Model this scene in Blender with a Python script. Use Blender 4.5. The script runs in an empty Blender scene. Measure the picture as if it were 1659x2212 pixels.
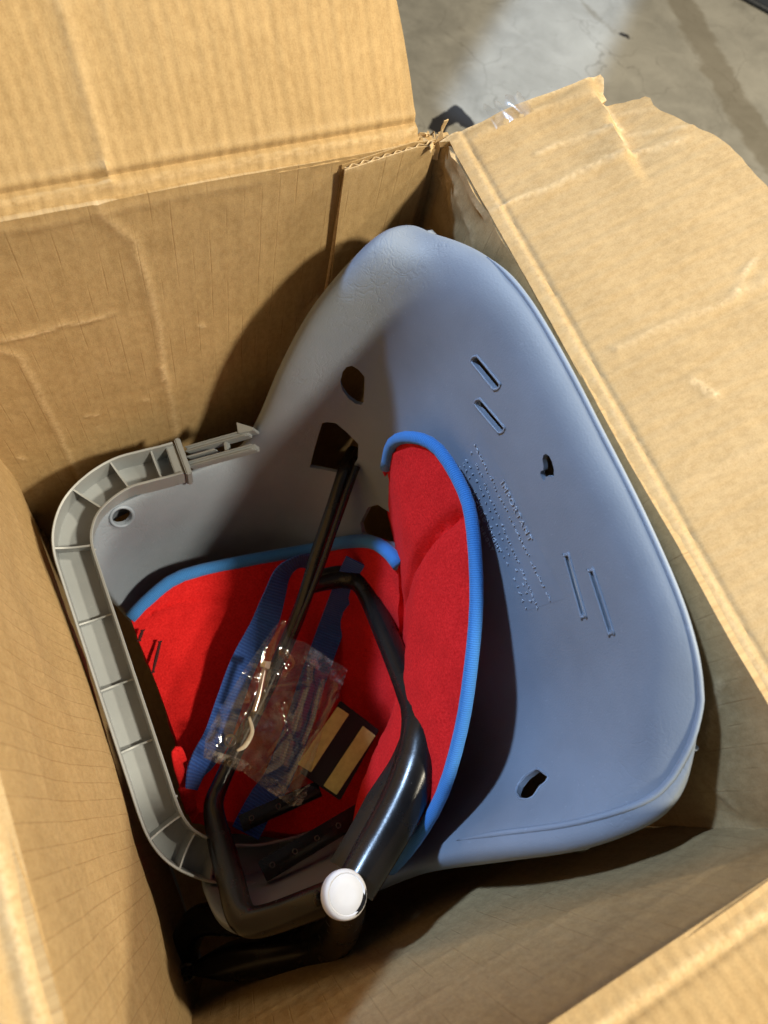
import bpy, bmesh, math, random
import numpy as np
from mathutils import Vector, Matrix, noise
from mathutils.geometry import delaunay_2d_cdt
from mathutils.bvhtree import BVHTree

random.seed(7)
np.random.seed(7)
scene = bpy.context.scene
C = scene.collection

# ------------------------------------------------------------------ units and camera frame
# lengths below are given in "h" (camera height above the box rim); H turns them into metres.
H = 0.36
DF = 2.6                      # depth of the garage floor below the camera, in h
F = 721.0                     # focal length in pixels of the 768 x 1024 frame
nv = np.array([-146.0, 300.0, F]); dn = nv / np.linalg.norm(nv)
v1 = np.array([2045.0, -740.0, F]); v1 = v1 - dn * v1.dot(dn); ex = v1 / np.linalg.norm(v1)
ey = np.cross(ex, dn); ey = ey if ey[1] < 0 else -ey


def W(x, y, d):
    """h-coordinates (x right, y to the back wall, d depth below the camera) to metres."""
    return Vector((x * H, y * H, (DF - d) * H))


def ray(X, Y):
    r = np.array([X * 768 / 1659 - 384, Y * 768 / 1659 - 512, F])
    return r.dot(ex), r.dot(ey), r.dot(dn)


def at(X, Y, d):
    a, b, c = ray(X, Y)
    t = d / c
    return W(a * t, b * t, d)


def hcoord(p):
    return p.x / H, p.y / H, DF - p.z / H


cam_d = bpy.data.cameras.new("camera")
cam = bpy.data.objects.new("camera", cam_d)
C.objects.link(cam)
right = Vector((ex[0], ey[0], -dn[0])); down = Vector((ex[1], ey[1], -dn[1])); fwd = Vector((ex[2], ey[2], -dn[2]))
M = Matrix((right, -down, -fwd)).transposed().to_4x4()
M.translation = W(0, 0, 0)
cam.matrix_world = M
cam_d.sensor_fit = 'VERTICAL'; cam_d.sensor_height = 36.0
cam_d.lens = F / 1024 * 36.0
cam_d.clip_start = 0.01; cam_d.clip_end = 100
cam_d.dof.use_dof = True
cam_d.dof.focus_distance = 1.55 * H
cam_d.dof.aperture_fstop = 7.0
scene.camera = cam

# ------------------------------------------------------------------ world, lamps, exposure
world = bpy.data.worlds.new("World"); scene.world = world; world.use_nodes = True
world.node_tree.nodes["Background"].inputs[0].default_value = (0.95, 0.92, 0.90, 1)
world.node_tree.nodes["Background"].inputs[1].default_value = 0.08


def lamp(name, kind, loc, energy, color, **kw):
    l = bpy.data.lights.new(name, kind); l.energy = energy; l.color = color
    for k, v in kw.items(): setattr(l, k, v)
    o = bpy.data.objects.new(name, l); C.objects.link(o); o.location = loc
    return o


def beam(name, centre, s, e1, w1, w2, dist, energy, color, spread):
    """window-like light: a rectangle of size w1 x w2 (along e1 and across) shining along -s."""
    s = s.normalized(); e1 = (e1 - s * e1.dot(s)).normalized(); e2 = s.cross(e1)
    o = lamp(name, 'AREA', centre + s * dist, energy, color, shape='RECTANGLE', size=w1, size_y=w2, spread=math.radians(spread))
    m = Matrix((e1, e2, s)).transposed().to_4x4(); m.translation = centre + s * dist
    o.matrix_world = m
    return o


# two warm garage bulbs, up and to the right of the box
lamp("garage_bulb", 'POINT', W(3.3, -3.1, -4.1), 305.0, (1.0, 0.90, 0.69), shadow_soft_size=0.12)
lamp("garage_bulb", 'POINT', W(4.6, 0.3, -3.2), 185.0, (1.0, 0.88, 0.66), shadow_soft_size=0.07)
# cold daylight that reaches the box through a door gap, from the back left
n_p = Vector((0.201, 0.828, -0.523)).normalized()
s_c = Vector((-0.48, 0.58, 0.73)).normalized()
WB = 1.2
beam("door_daylight", (W(0.6, 0.3, 1.3) + n_p * ((1.015 - WB / 2) - n_p.dot(Vector((0.6, 0.3, -0.3)))) * H),
     s_c, n_p, WB * H, 2.6 * H, 7.5 * H, 1.40, (0.46, 0.67, 1.0), 5.0)
# the strip of daylight on the floor
g0 = at(1205, 60, DF); g1 = at(1120, 215, DF)
beam("floor_daylight", g0 + (g0 - g1) * 0.3, Vector((-0.15, 0.5, 1.0)), g0 - g1, 2.6 * H, 0.60 * H, 4.0 * H, 0.85, (0.58, 0.76, 1.0), 3.0)

scene.view_settings.view_transform = 'Standard'
scene.view_settings.look = 'None'
scene.view_settings.exposure = 0.0
scene.view_settings.gamma = 1.0
scene.view_settings.use_curve_mapping = False
scene.render.engine = 'CYCLES'
scene.cycles.use_denoising = True
scene.cycles.use_adaptive_sampling = True
scene.cycles.adaptive_threshold = 0.02
scene.cycles.max_bounces = 8
scene.cycles.transparent_max_bounces = 16


# ------------------------------------------------------------------ materials
class NT:
    def __init__(self, name):
        self.m = bpy.data.materials.new(name); self.m.use_nodes = True
        self.t = self.m.node_tree; self.bsdf = self.t.nodes["Principled BSDF"]

    def n(self, kind, **kw):
        nd = self.t.nodes.new(kind)
        for k, v in kw.items():
            if k.startswith('_'):
                nd.inputs[k[1:].replace('_', ' ')].default_value = v
            else:
                setattr(nd, k, v)
        return nd

    def l(self, a, b): self.t.links.new(a, b)

    def math(self, op, a, b=None, c=None, clamp=False):
        nd = self.n('ShaderNodeMath', operation=op); nd.use_clamp = clamp
        for i, v in enumerate((a, b, c)):
            if v is None: continue
            if isinstance(v, (int, float)): nd.inputs[i].default_value = v
            else: self.l(v, nd.inputs[i])
        return nd.outputs[0]

    def mix(self, fac, a, b, blend='MIX'):
        nd = self.n('ShaderNodeMix', data_type='RGBA', blend_type=blend)
        for i, v in ((0, fac), (6, a), (7, b)):
            if isinstance(v, (int, float)): nd.inputs[i].default_value = v
            elif isinstance(v, tuple): nd.inputs[i].default_value = (*v, 1)
            else: self.l(v, nd.inputs[i])
        return nd.outputs[2]

    def noise(self, vec, scale, detail=4, rough=0.6, dist=0.0):
        nd = self.n('ShaderNodeTexNoise'); nd.inputs['Scale'].default_value = scale
        nd.inputs['Detail'].default_value = detail; nd.inputs['Roughness'].default_value = rough
        nd.inputs['Distortion'].default_value = dist
        if vec is not None: self.l(vec, nd.inputs['Vector'])
        return nd.outputs['Fac']

    def ramp(self, v, lo, hi, clamp=True):
        nd = self.n('ShaderNodeMapRange'); nd.clamp = clamp
        self.l(v, nd.inputs[0]); nd.inputs[1].default_value = lo; nd.inputs[2].default_value = hi
        return nd.outputs[0]

    def scaled(self, vec, s):
        nd = self.n('ShaderNodeVectorMath', operation='MULTIPLY'); self.l(vec, nd.inputs[0]); nd.inputs[1].default_value = s
        return nd.outputs[0]

    def bump(self, h, strength, dist):
        nd = self.n('ShaderNodeBump'); nd.inputs['Strength'].default_value = strength; nd.inputs['Distance'].default_value = dist
        self.l(h, nd.inputs['Height']); self.l(nd.outputs[0], self.bsdf.inputs['Normal'])
        return nd

    def set(self, **kw):
        for k, v in kw.items():
            i = self.bsdf.inputs[k.replace('_', ' ')]
            if isinstance(v, (int, float)): i.default_value = v
            elif isinstance(v, tuple): i.default_value = (*v, 1) if len(v) == 3 else v
            else: self.l(v, i)
        return self


def mat_cardboard(name, line=0.5, pitch=0.0125, whole=0.0, relief=0.16, flute=0.10):
    n = NT(name)
    uv = n.n('ShaderNodeUVMap').outputs[0]
    sep = n.n('ShaderNodeSeparateXYZ'); n.l(uv, sep.inputs[0])
    wob = n.noise(uv, 9, 2); u = n.math('ADD', sep.outputs[0], n.math('MULTIPLY', n.math('SUBTRACT', wob, 0.5), 0.003))
    fr = n.math('FRACT', n.math('DIVIDE', u, pitch))
    tri = n.math('ABSOLUTE', n.math('SUBTRACT', fr, 0.5))              # 0.5 at a flute line
    ln = n.ramp(tri, 0.445, 0.5)
    brk = n.ramp(n.noise(n.scaled(uv, (70, 22, 1)), 1.0, 3), 0.44 - whole, 0.60 - whole)
    ln = n.math('MULTIPLY', ln, brk)
    fib = n.noise(n.scaled(uv, (500, 90, 1)), 1.0, 3)
    fib2 = n.noise(n.scaled(uv, (90, 420, 1)), 1.0, 3)
    mott = n.noise(uv, 28, 5, 0.65)
    big = n.noise(uv, 5, 3)
    grain = n.noise(uv, 950, 3, 0.75)
    speck = n.ramp(n.noise(uv, 900, 2), 0.70, 0.80)
    col = n.mix(n.ramp(mott, 0.30, 0.72), (0.350, 0.236, 0.112), (0.445, 0.312, 0.160))
    col = n.mix(n.math('MULTIPLY', n.ramp(fib, 0.35, 0.7), 0.22), col, (0.57, 0.40, 0.19))
    col = n.mix(n.math('MULTIPLY', n.ramp(fib2, 0.5, 0.75), 0.14), col, (0.36, 0.20, 0.075))
    mott2 = n.noise(n.scaled(uv, (230, 130, 1)), 1.0, 4, 0.7)
    col = n.mix(n.math('MULTIPLY', n.ramp(mott2, 0.46, 0.66), 0.42), col, (0.55, 0.395, 0.205))
    col = n.mix(n.math('MULTIPLY', n.ramp(mott2, 0.48, 0.30), 0.42), col, (0.29, 0.185, 0.080))
    flu = n.math('MULTIPLY', n.ramp(n.math('COSINE', n.math('MULTIPLY', fr, 2 * math.pi)), 0.2, 1.0), n.ramp(n.noise(n.scaled(uv, (60, 16, 1)), 1.0, 3), 0.35, 0.65))
    col = n.mix(n.math('MULTIPLY', flu, flute), col, (0.56, 0.40, 0.205))
    col = n.mix(n.math('MULTIPLY', n.ramp(big, 0.3, 0.7), 0.25), col, (0.44, 0.27, 0.10))
    col = n.mix(n.math('MULTIPLY', n.ramp(grain, 0.40, 0.68), 0.24), col, (0.62, 0.44, 0.215))
    col = n.mix(n.math('MULTIPLY', n.ramp(grain, 0.52, 0.32), 0.20), col, (0.27, 0.165, 0.062))
    col = n.mix(n.math('MULTIPLY', ln, line), col, (0.20, 0.105, 0.035))
    col = n.mix(n.math('MULTIPLY', speck, 0.45), col, (0.25, 0.14, 0.05))
    lit_wear = n.n('ShaderNodeAttribute', attribute_name='lit_wear').outputs['Fac']
    wn = n.math('MULTIPLY', lit_wear, n.ramp(n.noise(uv, 320, 3), 0.30, 0.60))
    col = n.mix(wn, col, (0.70, 0.52, 0.30))  # pale tone for wear and for light painted along crease edges
    h = n.math('ADD', n.math('MULTIPLY', n.math('COSINE', n.math('MULTIPLY', fr, 2 * math.pi)), relief), n.math('ADD', n.math('MULTIPLY', grain, 0.25), n.math('MULTIPLY', mott2, 0.40)))
    n.bump(n.math('SUBTRACT', h, n.math('MULTIPLY', ln, line * 1.2)), 0.34, 0.0012)
    n.set(Base_Color=col, Roughness=0.72)
    n.bsdf.inputs['Specular IOR Level'].default_value = 0.25
    return n.m


def mat_plastic(name, col, rough=0.45, leather=0.0, spec=0.5):
    n = NT(name)
    obj = n.n('ShaderNodeTexCoord').outputs['Object']
    mott = n.noise(obj, 14, 4)
    c2 = tuple(v * 1.18 for v in col)
    c = n.mix(n.ramp(mott, 0.3, 0.7), col, c2)
    scr = n.ramp(n.noise(n.scaled(obj, (60, 400, 200)), 1.0, 2), 0.70, 0.76)
    c = n.mix(n.math('MULTIPLY', scr, 0.25), c, tuple(min(1, v * 1.7) for v in col))
    dust = n.math('MULTIPLY', n.ramp(n.noise(obj, 520, 2), 0.68, 0.74), n.ramp(n.noise(obj, 9, 3), 0.45, 0.7))
    c = n.mix(n.math('MULTIPLY', dust, 0.35), c, tuple(min(1, v * 2.0 + 0.05) for v in col))
    n.set(Base_Color=c, Roughness=n.math('ADD', n.math('MULTIPLY', mott, 0.16), rough - 0.08))
    n.bsdf.inputs['Specular IOR Level'].default_value = spec
    if leather > 0:
        wv = n.n('ShaderNodeVectorMath', operation='ADD'); n.l(obj, wv.inputs[0])
        nz = n.n('ShaderNodeTexNoise'); nz.inputs['Scale'].default_value = 24; nz.inputs['Detail'].default_value = 6; n.l(obj, nz.inputs['Vector'])
        sc = n.n('ShaderNodeVectorMath', operation='SCALE'); n.l(nz.outputs['Color'], sc.inputs[0]); sc.inputs['Scale'].default_value = 0.075
        n.l(sc.outputs[0], wv.inputs[1])
        vo = n.n('ShaderNodeTexVoronoi', feature='DISTANCE_TO_EDGE'); vo.inputs['Scale'].default_value = 42; n.l(wv.outputs[0], vo.inputs['Vector'])
        vo2 = n.n('ShaderNodeTexVoronoi', feature='DISTANCE_TO_EDGE'); vo2.inputs['Scale'].default_value = 150; n.l(wv.outputs[0], vo2.inputs['Vector'])
        wing = n.n('ShaderNodeAttribute', attribute_name='wing').outputs['Fac']
        patch = n.math('MULTIPLY', n.ramp(n.noise(obj, 16, 4), 0.46, 0.62), wing)
        cr = n.math('MULTIPLY', n.math('SUBTRACT', 1.0, n.ramp(vo.outputs[0], 0.0, 0.05)), patch)
        cr2 = n.math('MULTIPLY', n.math('SUBTRACT', 1.0, n.ramp(vo2.outputs[0], 0.0, 0.10)), n.math('ADD', n.math('MULTIPLY', patch, 0.35), 0.03))
        hh = n.math('SUBTRACT', n.math('MULTIPLY', n.noise(obj, 800, 2, 0.6), 0.55), n.math('ADD', n.math('MULTIPLY', cr, 0.7), cr2))
        n.bump(hh, leather, 0.0012)
    else:
        n.bump(n.noise(obj, 700, 2), 0.06, 0.0005)
    return n.m


def mat_fabric(name, col, col2, fuzz=520):
    n = NT(name)
    obj = n.n('ShaderNodeTexCoord').outputs['Object']
    a = n.noise(obj, fuzz, 3, 0.7); b = n.noise(obj, 35, 4)
    c = n.mix(n.ramp(a, 0.3, 0.7), col, col2)
    c = n.mix(n.math('MULTIPLY', n.ramp(b, 0.35, 0.7), 0.3), c, tuple(v * 0.75 for v in col))
    n.set(Base_Color=c, Roughness=0.9)
    n.bsdf.inputs['Specular IOR Level'].default_value = 0.15
    n.bsdf.inputs['Sheen Weight'].default_value = 0.25
    n.bsdf.inputs['Sheen Roughness'].default_value = 0.5
    n.bsdf.inputs['Sheen Tint'].default_value = (*[min(1, v * 1.3 + 0.05) for v in col2], 1)
    n.bump(n.math('ADD', a, n.math('MULTIPLY', b, 1.2)), 0.55, 0.0016)
    return n.m


def mat_ribbed(name, col, col2, per_m, axis=0, strength=0.5):
    """knitted or woven band: ribs along the UV axis"""
    n = NT(name)
    uv = n.n('ShaderNodeUVMap').outputs[0]
    sep = n.n('ShaderNodeSeparateXYZ'); n.l(uv, sep.inputs[0])
    w = n.math('SINE', n.math('MULTIPLY', n.math('ADD', sep.outputs[axis], n.math('MULTIPLY', n.noise(uv, 300, 2), 0.0006)), per_m * 2 * math.pi))
    f = n.noise(uv, 1500, 2, 0.7)
    c = n.mix(n.ramp(n.math('ADD', n.math('MULTIPLY', w, 0.35), f), 0.1, 0.9), col, col2)
    n.set(Base_Color=c, Roughness=0.85)
    n.bsdf.inputs['Specular IOR Level'].default_value = 0.2
    n.bsdf.inputs['Sheen Weight'].default_value = 0.2
    n.bump(n.math('ADD', n.math('MULTIPLY', w, 0.5), f), strength, 0.0009)
    return n.m


def mat_gloss_black(name, col=(0.010, 0.009, 0.009)):
    n = NT(name)
    obj = n.n('ShaderNodeTexCoord').outputs['Object']
    a = n.noise(obj, 60, 4); b = n.noise(obj, 450, 2)
    chips = n.ramp(n.noise(obj, 240, 3), 0.74, 0.78)
    c = n.mix(n.math('MULTIPLY', chips, 0.6), col, (0.12, 0.11, 0.10))
    n.set(Base_Color=c, Roughness=n.math('ADD', n.math('MULTIPLY', a, 0.25), 0.12))
    n.bump(n.math('ADD', a, n.math('MULTIPLY', b, 0.2)), 0.06, 0.002)
    return n.m


def mat_simple(name, col, rough=0.5, metal=0.0, bump=0.05, var=1.0):
    n = NT(name)
    obj = n.n('ShaderNodeTexCoord').outputs['Object']
    a = n.noise(obj, 150, 4)
    c = n.mix(n.ramp(a, 0.3, 0.7), tuple(v * (1 - 0.15 * var) for v in col), tuple(min(1, v * (1 + 0.08 * var)) for v in col))
    n.set(Base_Color=c, Roughness=rough, Metallic=metal)
    n.bump(a, bump, 0.001)
    return n.m


def mat_film(name, base=0.07, tint=(0.93, 0.92, 0.91), rough=0.06, bump=0.07):
    n = NT(name)
    t = n.t; t.nodes.remove(n.bsdf)
    obj = n.n('ShaderNodeTexCoord').outputs['Object']
    tr = n.n('ShaderNodeBsdfTransparent'); tr.inputs[0].default_value = (*tint, 1)
    gl = n.n('ShaderNodeBsdfGlossy'); gl.inputs['Roughness'].default_value = rough; gl.inputs[0].default_value = (1, 1, 1, 1)
    fr = n.n('ShaderNodeLayerWeight'); fr.inputs['Blend'].default_value = 0.5
    bp = n.n('ShaderNodeBump'); bp.inputs['Strength'].default_value = bump; bp.inputs['Distance'].default_value = 0.004
    n.l(n.noise(obj, 90, 4, 0.6, 0.6), bp.inputs['Height'])
    n.l(bp.outputs[0], gl.inputs['Normal']); n.l(bp.outputs[0], fr.inputs['Normal'])
    df = n.n('ShaderNodeBsdfDiffuse'); df.inputs[0].default_value = (0.75, 0.73, 0.70, 1)
    m0 = n.n('ShaderNodeMixShader'); n.l(tr.outputs[0], m0.inputs[1]); n.l(df.outputs[0], m0.inputs[2])
    n.l(n.math('MULTIPLY', n.ramp(n.noise(obj, 55, 4, 0.6, 1.0), 0.45, 0.75), base), m0.inputs[0])
    m1 = n.n('ShaderNodeMixShader'); n.l(m0.outputs[0], m1.inputs[1]); n.l(gl.outputs[0], m1.inputs[2])
    n.l(n.math('ADD', n.math('MULTIPLY', n.math('POWER', fr.outputs['Facing'], 4.0), 0.75), 0.07, clamp=True), m1.inputs[0])
    n.l(m1.outputs[0], t.nodes['Material Output'].inputs[0])
    return n.m


def mat_concrete(name):
    n = NT(name)
    obj = n.n('ShaderNodeTexCoord').outputs['Object']
    a = n.noise(obj, 3.0, 6, 0.62); b = n.noise(obj, 14, 6, 0.65, 0.6); c_ = n.noise(obj, 120, 3)
    col = n.mix(n.ramp(a, 0.32, 0.68), (0.175, 0.168, 0.148), (0.295, 0.283, 0.252))
    col = n.mix(n.math('MULTIPLY', n.ramp(b, 0.42, 0.66), 0.4), col, (0.335, 0.322, 0.288))
    col = n.mix(n.math('MULTIPLY', n.ramp(n.noise(obj, 22, 5, 0.7, 1.2), 0.60, 0.72), 0.35), col, (0.11, 0.095, 0.075))
    col = n.mix(n.math('MULTIPLY', n.ramp(c_, 0.66, 0.72), 0.4), col, (0.10, 0.09, 0.075))
    # hairline crazing
    wv = n.n('ShaderNodeVectorMath', operation='ADD'); n.l(obj, wv.inputs[0])
    nz = n.n('ShaderNodeTexNoise'); nz.inputs['Scale'].default_value = 9; nz.inputs['Detail'].default_value = 5; n.l(obj, nz.inputs['Vector'])
    sc = n.n('ShaderNodeVectorMath', operation='SCALE'); n.l(nz.outputs['Color'], sc.inputs[0]); sc.inputs['Scale'].default_value = 0.16
    n.l(sc.outputs[0], wv.inputs[1])
    vo = n.n('ShaderNodeTexVoronoi', feature='DISTANCE_TO_EDGE'); vo.inputs['Scale'].default_value = 7; n.l(wv.outputs[0], vo.inputs['Vector'])
    hair = n.math('MULTIPLY', n.math('SUBTRACT', 1.0, n.ramp(vo.outputs[0], 0.004, 0.016)), n.ramp(n.noise(obj, 6, 3), 0.42, 0.6))
    col = n.mix(n.math('MULTIPLY', hair, 0.45), col, (0.085, 0.075, 0.06))
    st = n.n('ShaderNodeAttribute', attribute_name='shadow_stain').outputs['Fac']
    wet = n.n('ShaderNodeAttribute', attribute_name='wet').outputs['Fac']
    shad_stn = n.ramp(n.math('ADD', st, n.math('MULTIPLY', n.math('SUBTRACT', n.noise(obj, 45, 4), 0.5), 0.8)), 0.45, 0.55)
    wtn = n.ramp(n.math('ADD', wet, n.math('MULTIPLY', n.math('SUBTRACT', n.noise(obj, 16, 5), 0.5), 1.3)), 0.35, 0.62)
    col = n.mix(n.math('MULTIPLY', wtn, 0.55), col, (0.115, 0.095, 0.062))
    col = n.mix(shad_stn, col, (0.012, 0.011, 0.012))  # near-black colour of the painted shadow blobs and the small stain
    n.set(Base_Color=col, Roughness=n.math('ADD', n.math('MULTIPLY', b, 0.3), 0.42))
    n.bump(n.math('ADD', b, n.math('MULTIPLY', c_, 0.3)), 0.35, 0.004)
    return n.m


MAT = dict(
    card=mat_cardboard("kraft_cardboard", 0.34),
    card_flap=mat_cardboard("kraft_cardboard_flap", 0.10, 0.0080, 0.0, 0.27, 0.18),
    card_lined=mat_cardboard("kraft_cardboard_lined", 0.36, 0.0125, 0.14),
    shell=mat_plastic("blue_grey_seat_plastic", (0.212, 0.248, 0.304), 0.50, 0.26, 0.32),
    bead=mat_plastic("seat_edge_plastic", (0.225, 0.27, 0.34), 0.48, 0.0, 0.4),
    letter=mat_plastic("moulded_lettering_plastic", (0.38, 0.43, 0.50), 0.45, 0.0, 0.5),
    label=mat_plastic("smooth_moulded_plastic", (0.205, 0.246, 0.310), 0.50, 0.0, 0.32),
    bar=mat_plastic("light_grey_plastic", (0.238, 0.256, 0.268), 0.38, 0.0, 0.5),
    red=mat_fabric("red_fleece", (0.56, 0.008, 0.010), (0.86, 0.028, 0.028)),
    blue_bind=mat_ribbed("blue_knit_binding", (0.035, 0.17, 0.50), (0.06, 0.26, 0.66), 620, 0, 0.3),
    strap=mat_ribbed("blue_webbing", (0.028, 0.085, 0.38), (0.055, 0.155, 0.58), 330, 0, 0.7),
    black=mat_gloss_black("black_gloss_enamel"),
    black_dull=mat_plastic("black_plastic", (0.012, 0.012, 0.012), 0.45, 0.0, 0.4),
    white=mat_simple("white_plastic_cap", (0.74, 0.73, 0.72), 0.5, 0.0, 0.01, 0.15),
    gold=mat_simple("yellow_foam_tape", (0.68, 0.74, 0.28), 0.65),
    steel=mat_simple("zinc_plated_steel", (0.62, 0.60, 0.55), 0.28, 1.0),
    dark_steel=mat_simple("dark_steel", (0.14, 0.135, 0.13), 0.4, 1.0),
    cream=mat_simple("cream_plastic", (0.62, 0.56, 0.44), 0.5),
    film=mat_film("clear_film", 0.05),
    seal=mat_film("crimped_film", 0.45),
    tape=mat_film("clear_tape", 0.30, rough=0.25, bump=0.05),
    concrete=mat_concrete("garage_concrete"),
    rubber=mat_simple("dark_rubber", (0.022, 0.026, 0.035), 0.6, 0.0, 0.4),
    thread=mat_simple("dark_thread", (0.05, 0.006, 0.008), 0.9),
)


# ------------------------------------------------------------------ mesh helpers
def link(name, me, mat, parent=None, smooth=True, angle=None):
    if mat is not None: me.materials.append(mat)
    if smooth:
        me.polygons.foreach_set('use_smooth', [True] * len(me.polygons))
        if angle is not None: me.set_sharp_from_angle(angle=math.radians(angle))
    o = bpy.data.objects.new(name, me); C.objects.link(o)
    if parent is not None:
        o.parent = parent
        o.matrix_parent_inverse = parent.matrix_basis.inverted()
    return o


def thing(name, label, cat, loc, group=None):
    o = bpy.data.objects.new(name, None); C.objects.link(o); o.location = loc
    o.empty_display_size = 0.02
    o['label'] = label; o['category'] = cat
    if group: o['group'] = group
    return o


def tag(o, label, cat, group=None):
    o['label'] = label; o['category'] = cat
    if group: o['group'] = group
    return o


def from_arrays(name, verts, faces, uvs=None):
    me = bpy.data.meshes.new(name)
    me.from_pydata([tuple(v) for v in verts], [], [tuple(f) for f in faces])
    if uvs is not None:
        lay = me.uv_layers.new(name='UVMap')
        idx = np.empty(len(me.loops), dtype=np.int32); me.loops.foreach_get('vertex_index', idx)
        lay.data.foreach_set('uv', np.asarray(uvs, dtype=np.float32)[idx].ravel())
    me.update()
    return me


def set_attr(me, name, vals):
    a = me.attributes.new(name, 'FLOAT', 'POINT'); a.data.foreach_set('value', np.asarray(vals, dtype=np.float32))


def grid_mesh(name, P, UV=None, closed_u=False):
    """P: array rows x cols x 3"""
    R, K = P.shape[:2]
    faces = []
    kk = K if closed_u else K - 1
    for i in range(R - 1):
        for j in range(kk):
            j2 = (j + 1) % K
            faces.append((i * K + j, i * K + j2, (i + 1) * K + j2, (i + 1) * K + j))
    return from_arrays(name, P.reshape(-1, 3), faces, None if UV is None else UV.reshape(-1, 2))


def catmull(pts, n):
    """smooth dense curve through pts (any dimension)"""
    p = np.array([list(q) for q in pts], dtype=float)
    p = np.vstack([2 * p[0] - p[1], p, 2 * p[-1] - p[-2]])
    out = []
    for i in range(1, len(p) - 2):
        a, b, c, d = p[i - 1], p[i], p[i + 1], p[i + 2]
        for k in range(n):
            t = k / n
            out.append(0.5 * ((2 * b) + (c - a) * t + (2 * a - 5 * b + 4 * c - d) * t * t + (3 * b - a - 3 * c + d) * t ** 3))
    out.append(p[-2])
    return np.array(out)


def frames(P, up0):
    """parallel-transported frames along the curve"""
    T = np.gradient(P, axis=0); T /= np.linalg.norm(T, axis=1)[:, None]
    n = np.array(up0, dtype=float); N = []
    for t in T:
        n = n - t * n.dot(t); n /= np.linalg.norm(n); N.append(n.copy())
    N = np.array(N); B = np.cross(T, N)
    return T, N, B


def tube_mesh(name, pts, r, n=20, sub=8, up=(0, 0, 1), flat=None, cap=True):
    """pts: list of Vectors; r: radius (number or list); flat: squash along N (number or list)"""
    P = catmull(pts, sub)
    def spread_(v):
        v = [v] * len(pts) if isinstance(v, (int, float)) else list(v)
        return catmull([(q,) for q in v], sub)[:, 0]
    R = spread_(r); FL = spread_(1.0 if flat is None else flat)
    T, N, B = frames(P, up)
    ang = np.linspace(0, 2 * math.pi, n, endpoint=False)
    V = P[:, None, :] + (np.cos(ang)[None, :, None] * N[:, None, :] * (R * FL)[:, None, None] + np.sin(ang)[None, :, None] * B[:, None, :] * R[:, None, None])
    s = np.concatenate([[0], np.cumsum(np.linalg.norm(np.diff(P, axis=0), axis=1))])
    UV = np.stack([np.repeat(s[:, None], n, 1), np.repeat((ang * R.mean())[None, :], len(s), 0)], -1)
    me = grid_mesh(name, V, UV, closed_u=True)
    if cap:
        bm = bmesh.new(); bm.from_mesh(me); bm.verts.ensure_lookup_table()
        bm.faces.new([bm.verts[i] for i in range(n)][::-1])
        L = len(P) - 1
        bm.faces.new([bm.verts[L * n + i] for i in range(n)])
        bm.to_mesh(me); bm.free()
    return me


def solidify(o, t, offset=-1.0):
    m = o.modifiers.new('thickness', 'SOLIDIFY'); m.thickness = t; m.offset = offset
    es = o.modifiers.new('crisp_edges', 'EDGE_SPLIT'); es.split_angle = math.radians(48)
    return m


def seg_dist(Q, poly):
    """distance of points Q (n x 2) to a polyline"""
    best = np.full(len(Q), 1e9)
    for a, b in zip(poly[:-1], poly[1:]):
        a = np.array(a); b = np.array(b); ab = b - a
        t = np.clip(((Q - a) @ ab) / max(ab @ ab, 1e-12), 0, 1)
        best = np.minimum(best, np.linalg.norm(Q - (a + t[:, None] * ab), axis=1))
    return best


def poly_clip_sheet(outline, spacing, dense=None):
    """triangulated points inside a 2-D outline (list of (a, b))"""
    ol = np.array(outline)
    pts = [];
    # densify outline
    for a, b in zip(ol, np.roll(ol, -1, axis=0)):
        n = max(1, int(np.linalg.norm(b - a) / spacing))
        for k in range(n): pts.append(a + (b - a) * k / n)
    nb = len(pts)
    lo, hi = ol.min(0), ol.max(0)
    gx = np.arange(lo[0], hi[0], spacing); gy = np.arange(lo[1], hi[1], spacing)
    G = np.array([(x + (spacing / 2 if j % 2 else 0), y) for j, y in enumerate(gy) for x in gx])
    if dense:
        lo_b, hi_b, sp = dense
        G = G[(G[:, 1] < lo_b - sp) | (G[:, 1] > hi_b + sp)]
        ex_ = np.array([(x, y) for j, y in enumerate(np.arange(lo_b, hi_b, sp)) for x in np.arange(lo[0], hi[0], sp * 2)])
        G = np.vstack([G, ex_])
    B = np.array(pts)
    inside = np.zeros(len(G), bool)
    x, y = G[:, 0], G[:, 1]
    for (x1, y1), (x2, y2) in zip(B, np.roll(B, -1, axis=0)):
        if y1 == y2: continue
        cnd = ((y1 > y) != (y2 > y)) & (x < (x2 - x1) * (y - y1) / (y2 - y1) + x1)
        inside ^= cnd
    G = G[inside]
    d = np.full(len(G), 1e9)
    d = seg_dist(G, list(B) + [B[0]])
    G = G[d > (spacing * 0.45 if not dense else dense[2] * 0.6)]
    allp = [Vector((float(p[0]), float(p[1]))) for p in np.vstack([B, G])]
    r = delaunay_2d_cdt(allp, [], [list(range(nb))], 1, 1e-7)
    return np.array([(v.x, v.y) for v in r[0]]), [tuple(f) for f in r[2]]


def jag(poly, r, amp=0.0008, step=0.007):
    out = []
    for a, b in zip(poly[:-1], poly[1:]):
        a = np.array(a); b = np.array(b); k = max(1, int(np.linalg.norm(b - a) / step))
        for i in range(k): out.append(tuple(a + (b - a) * i / k + np.array([r.uniform(-amp, amp), r.uniform(-amp, amp)])))
    out.append(tuple(poly[-1]))
    return out


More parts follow.
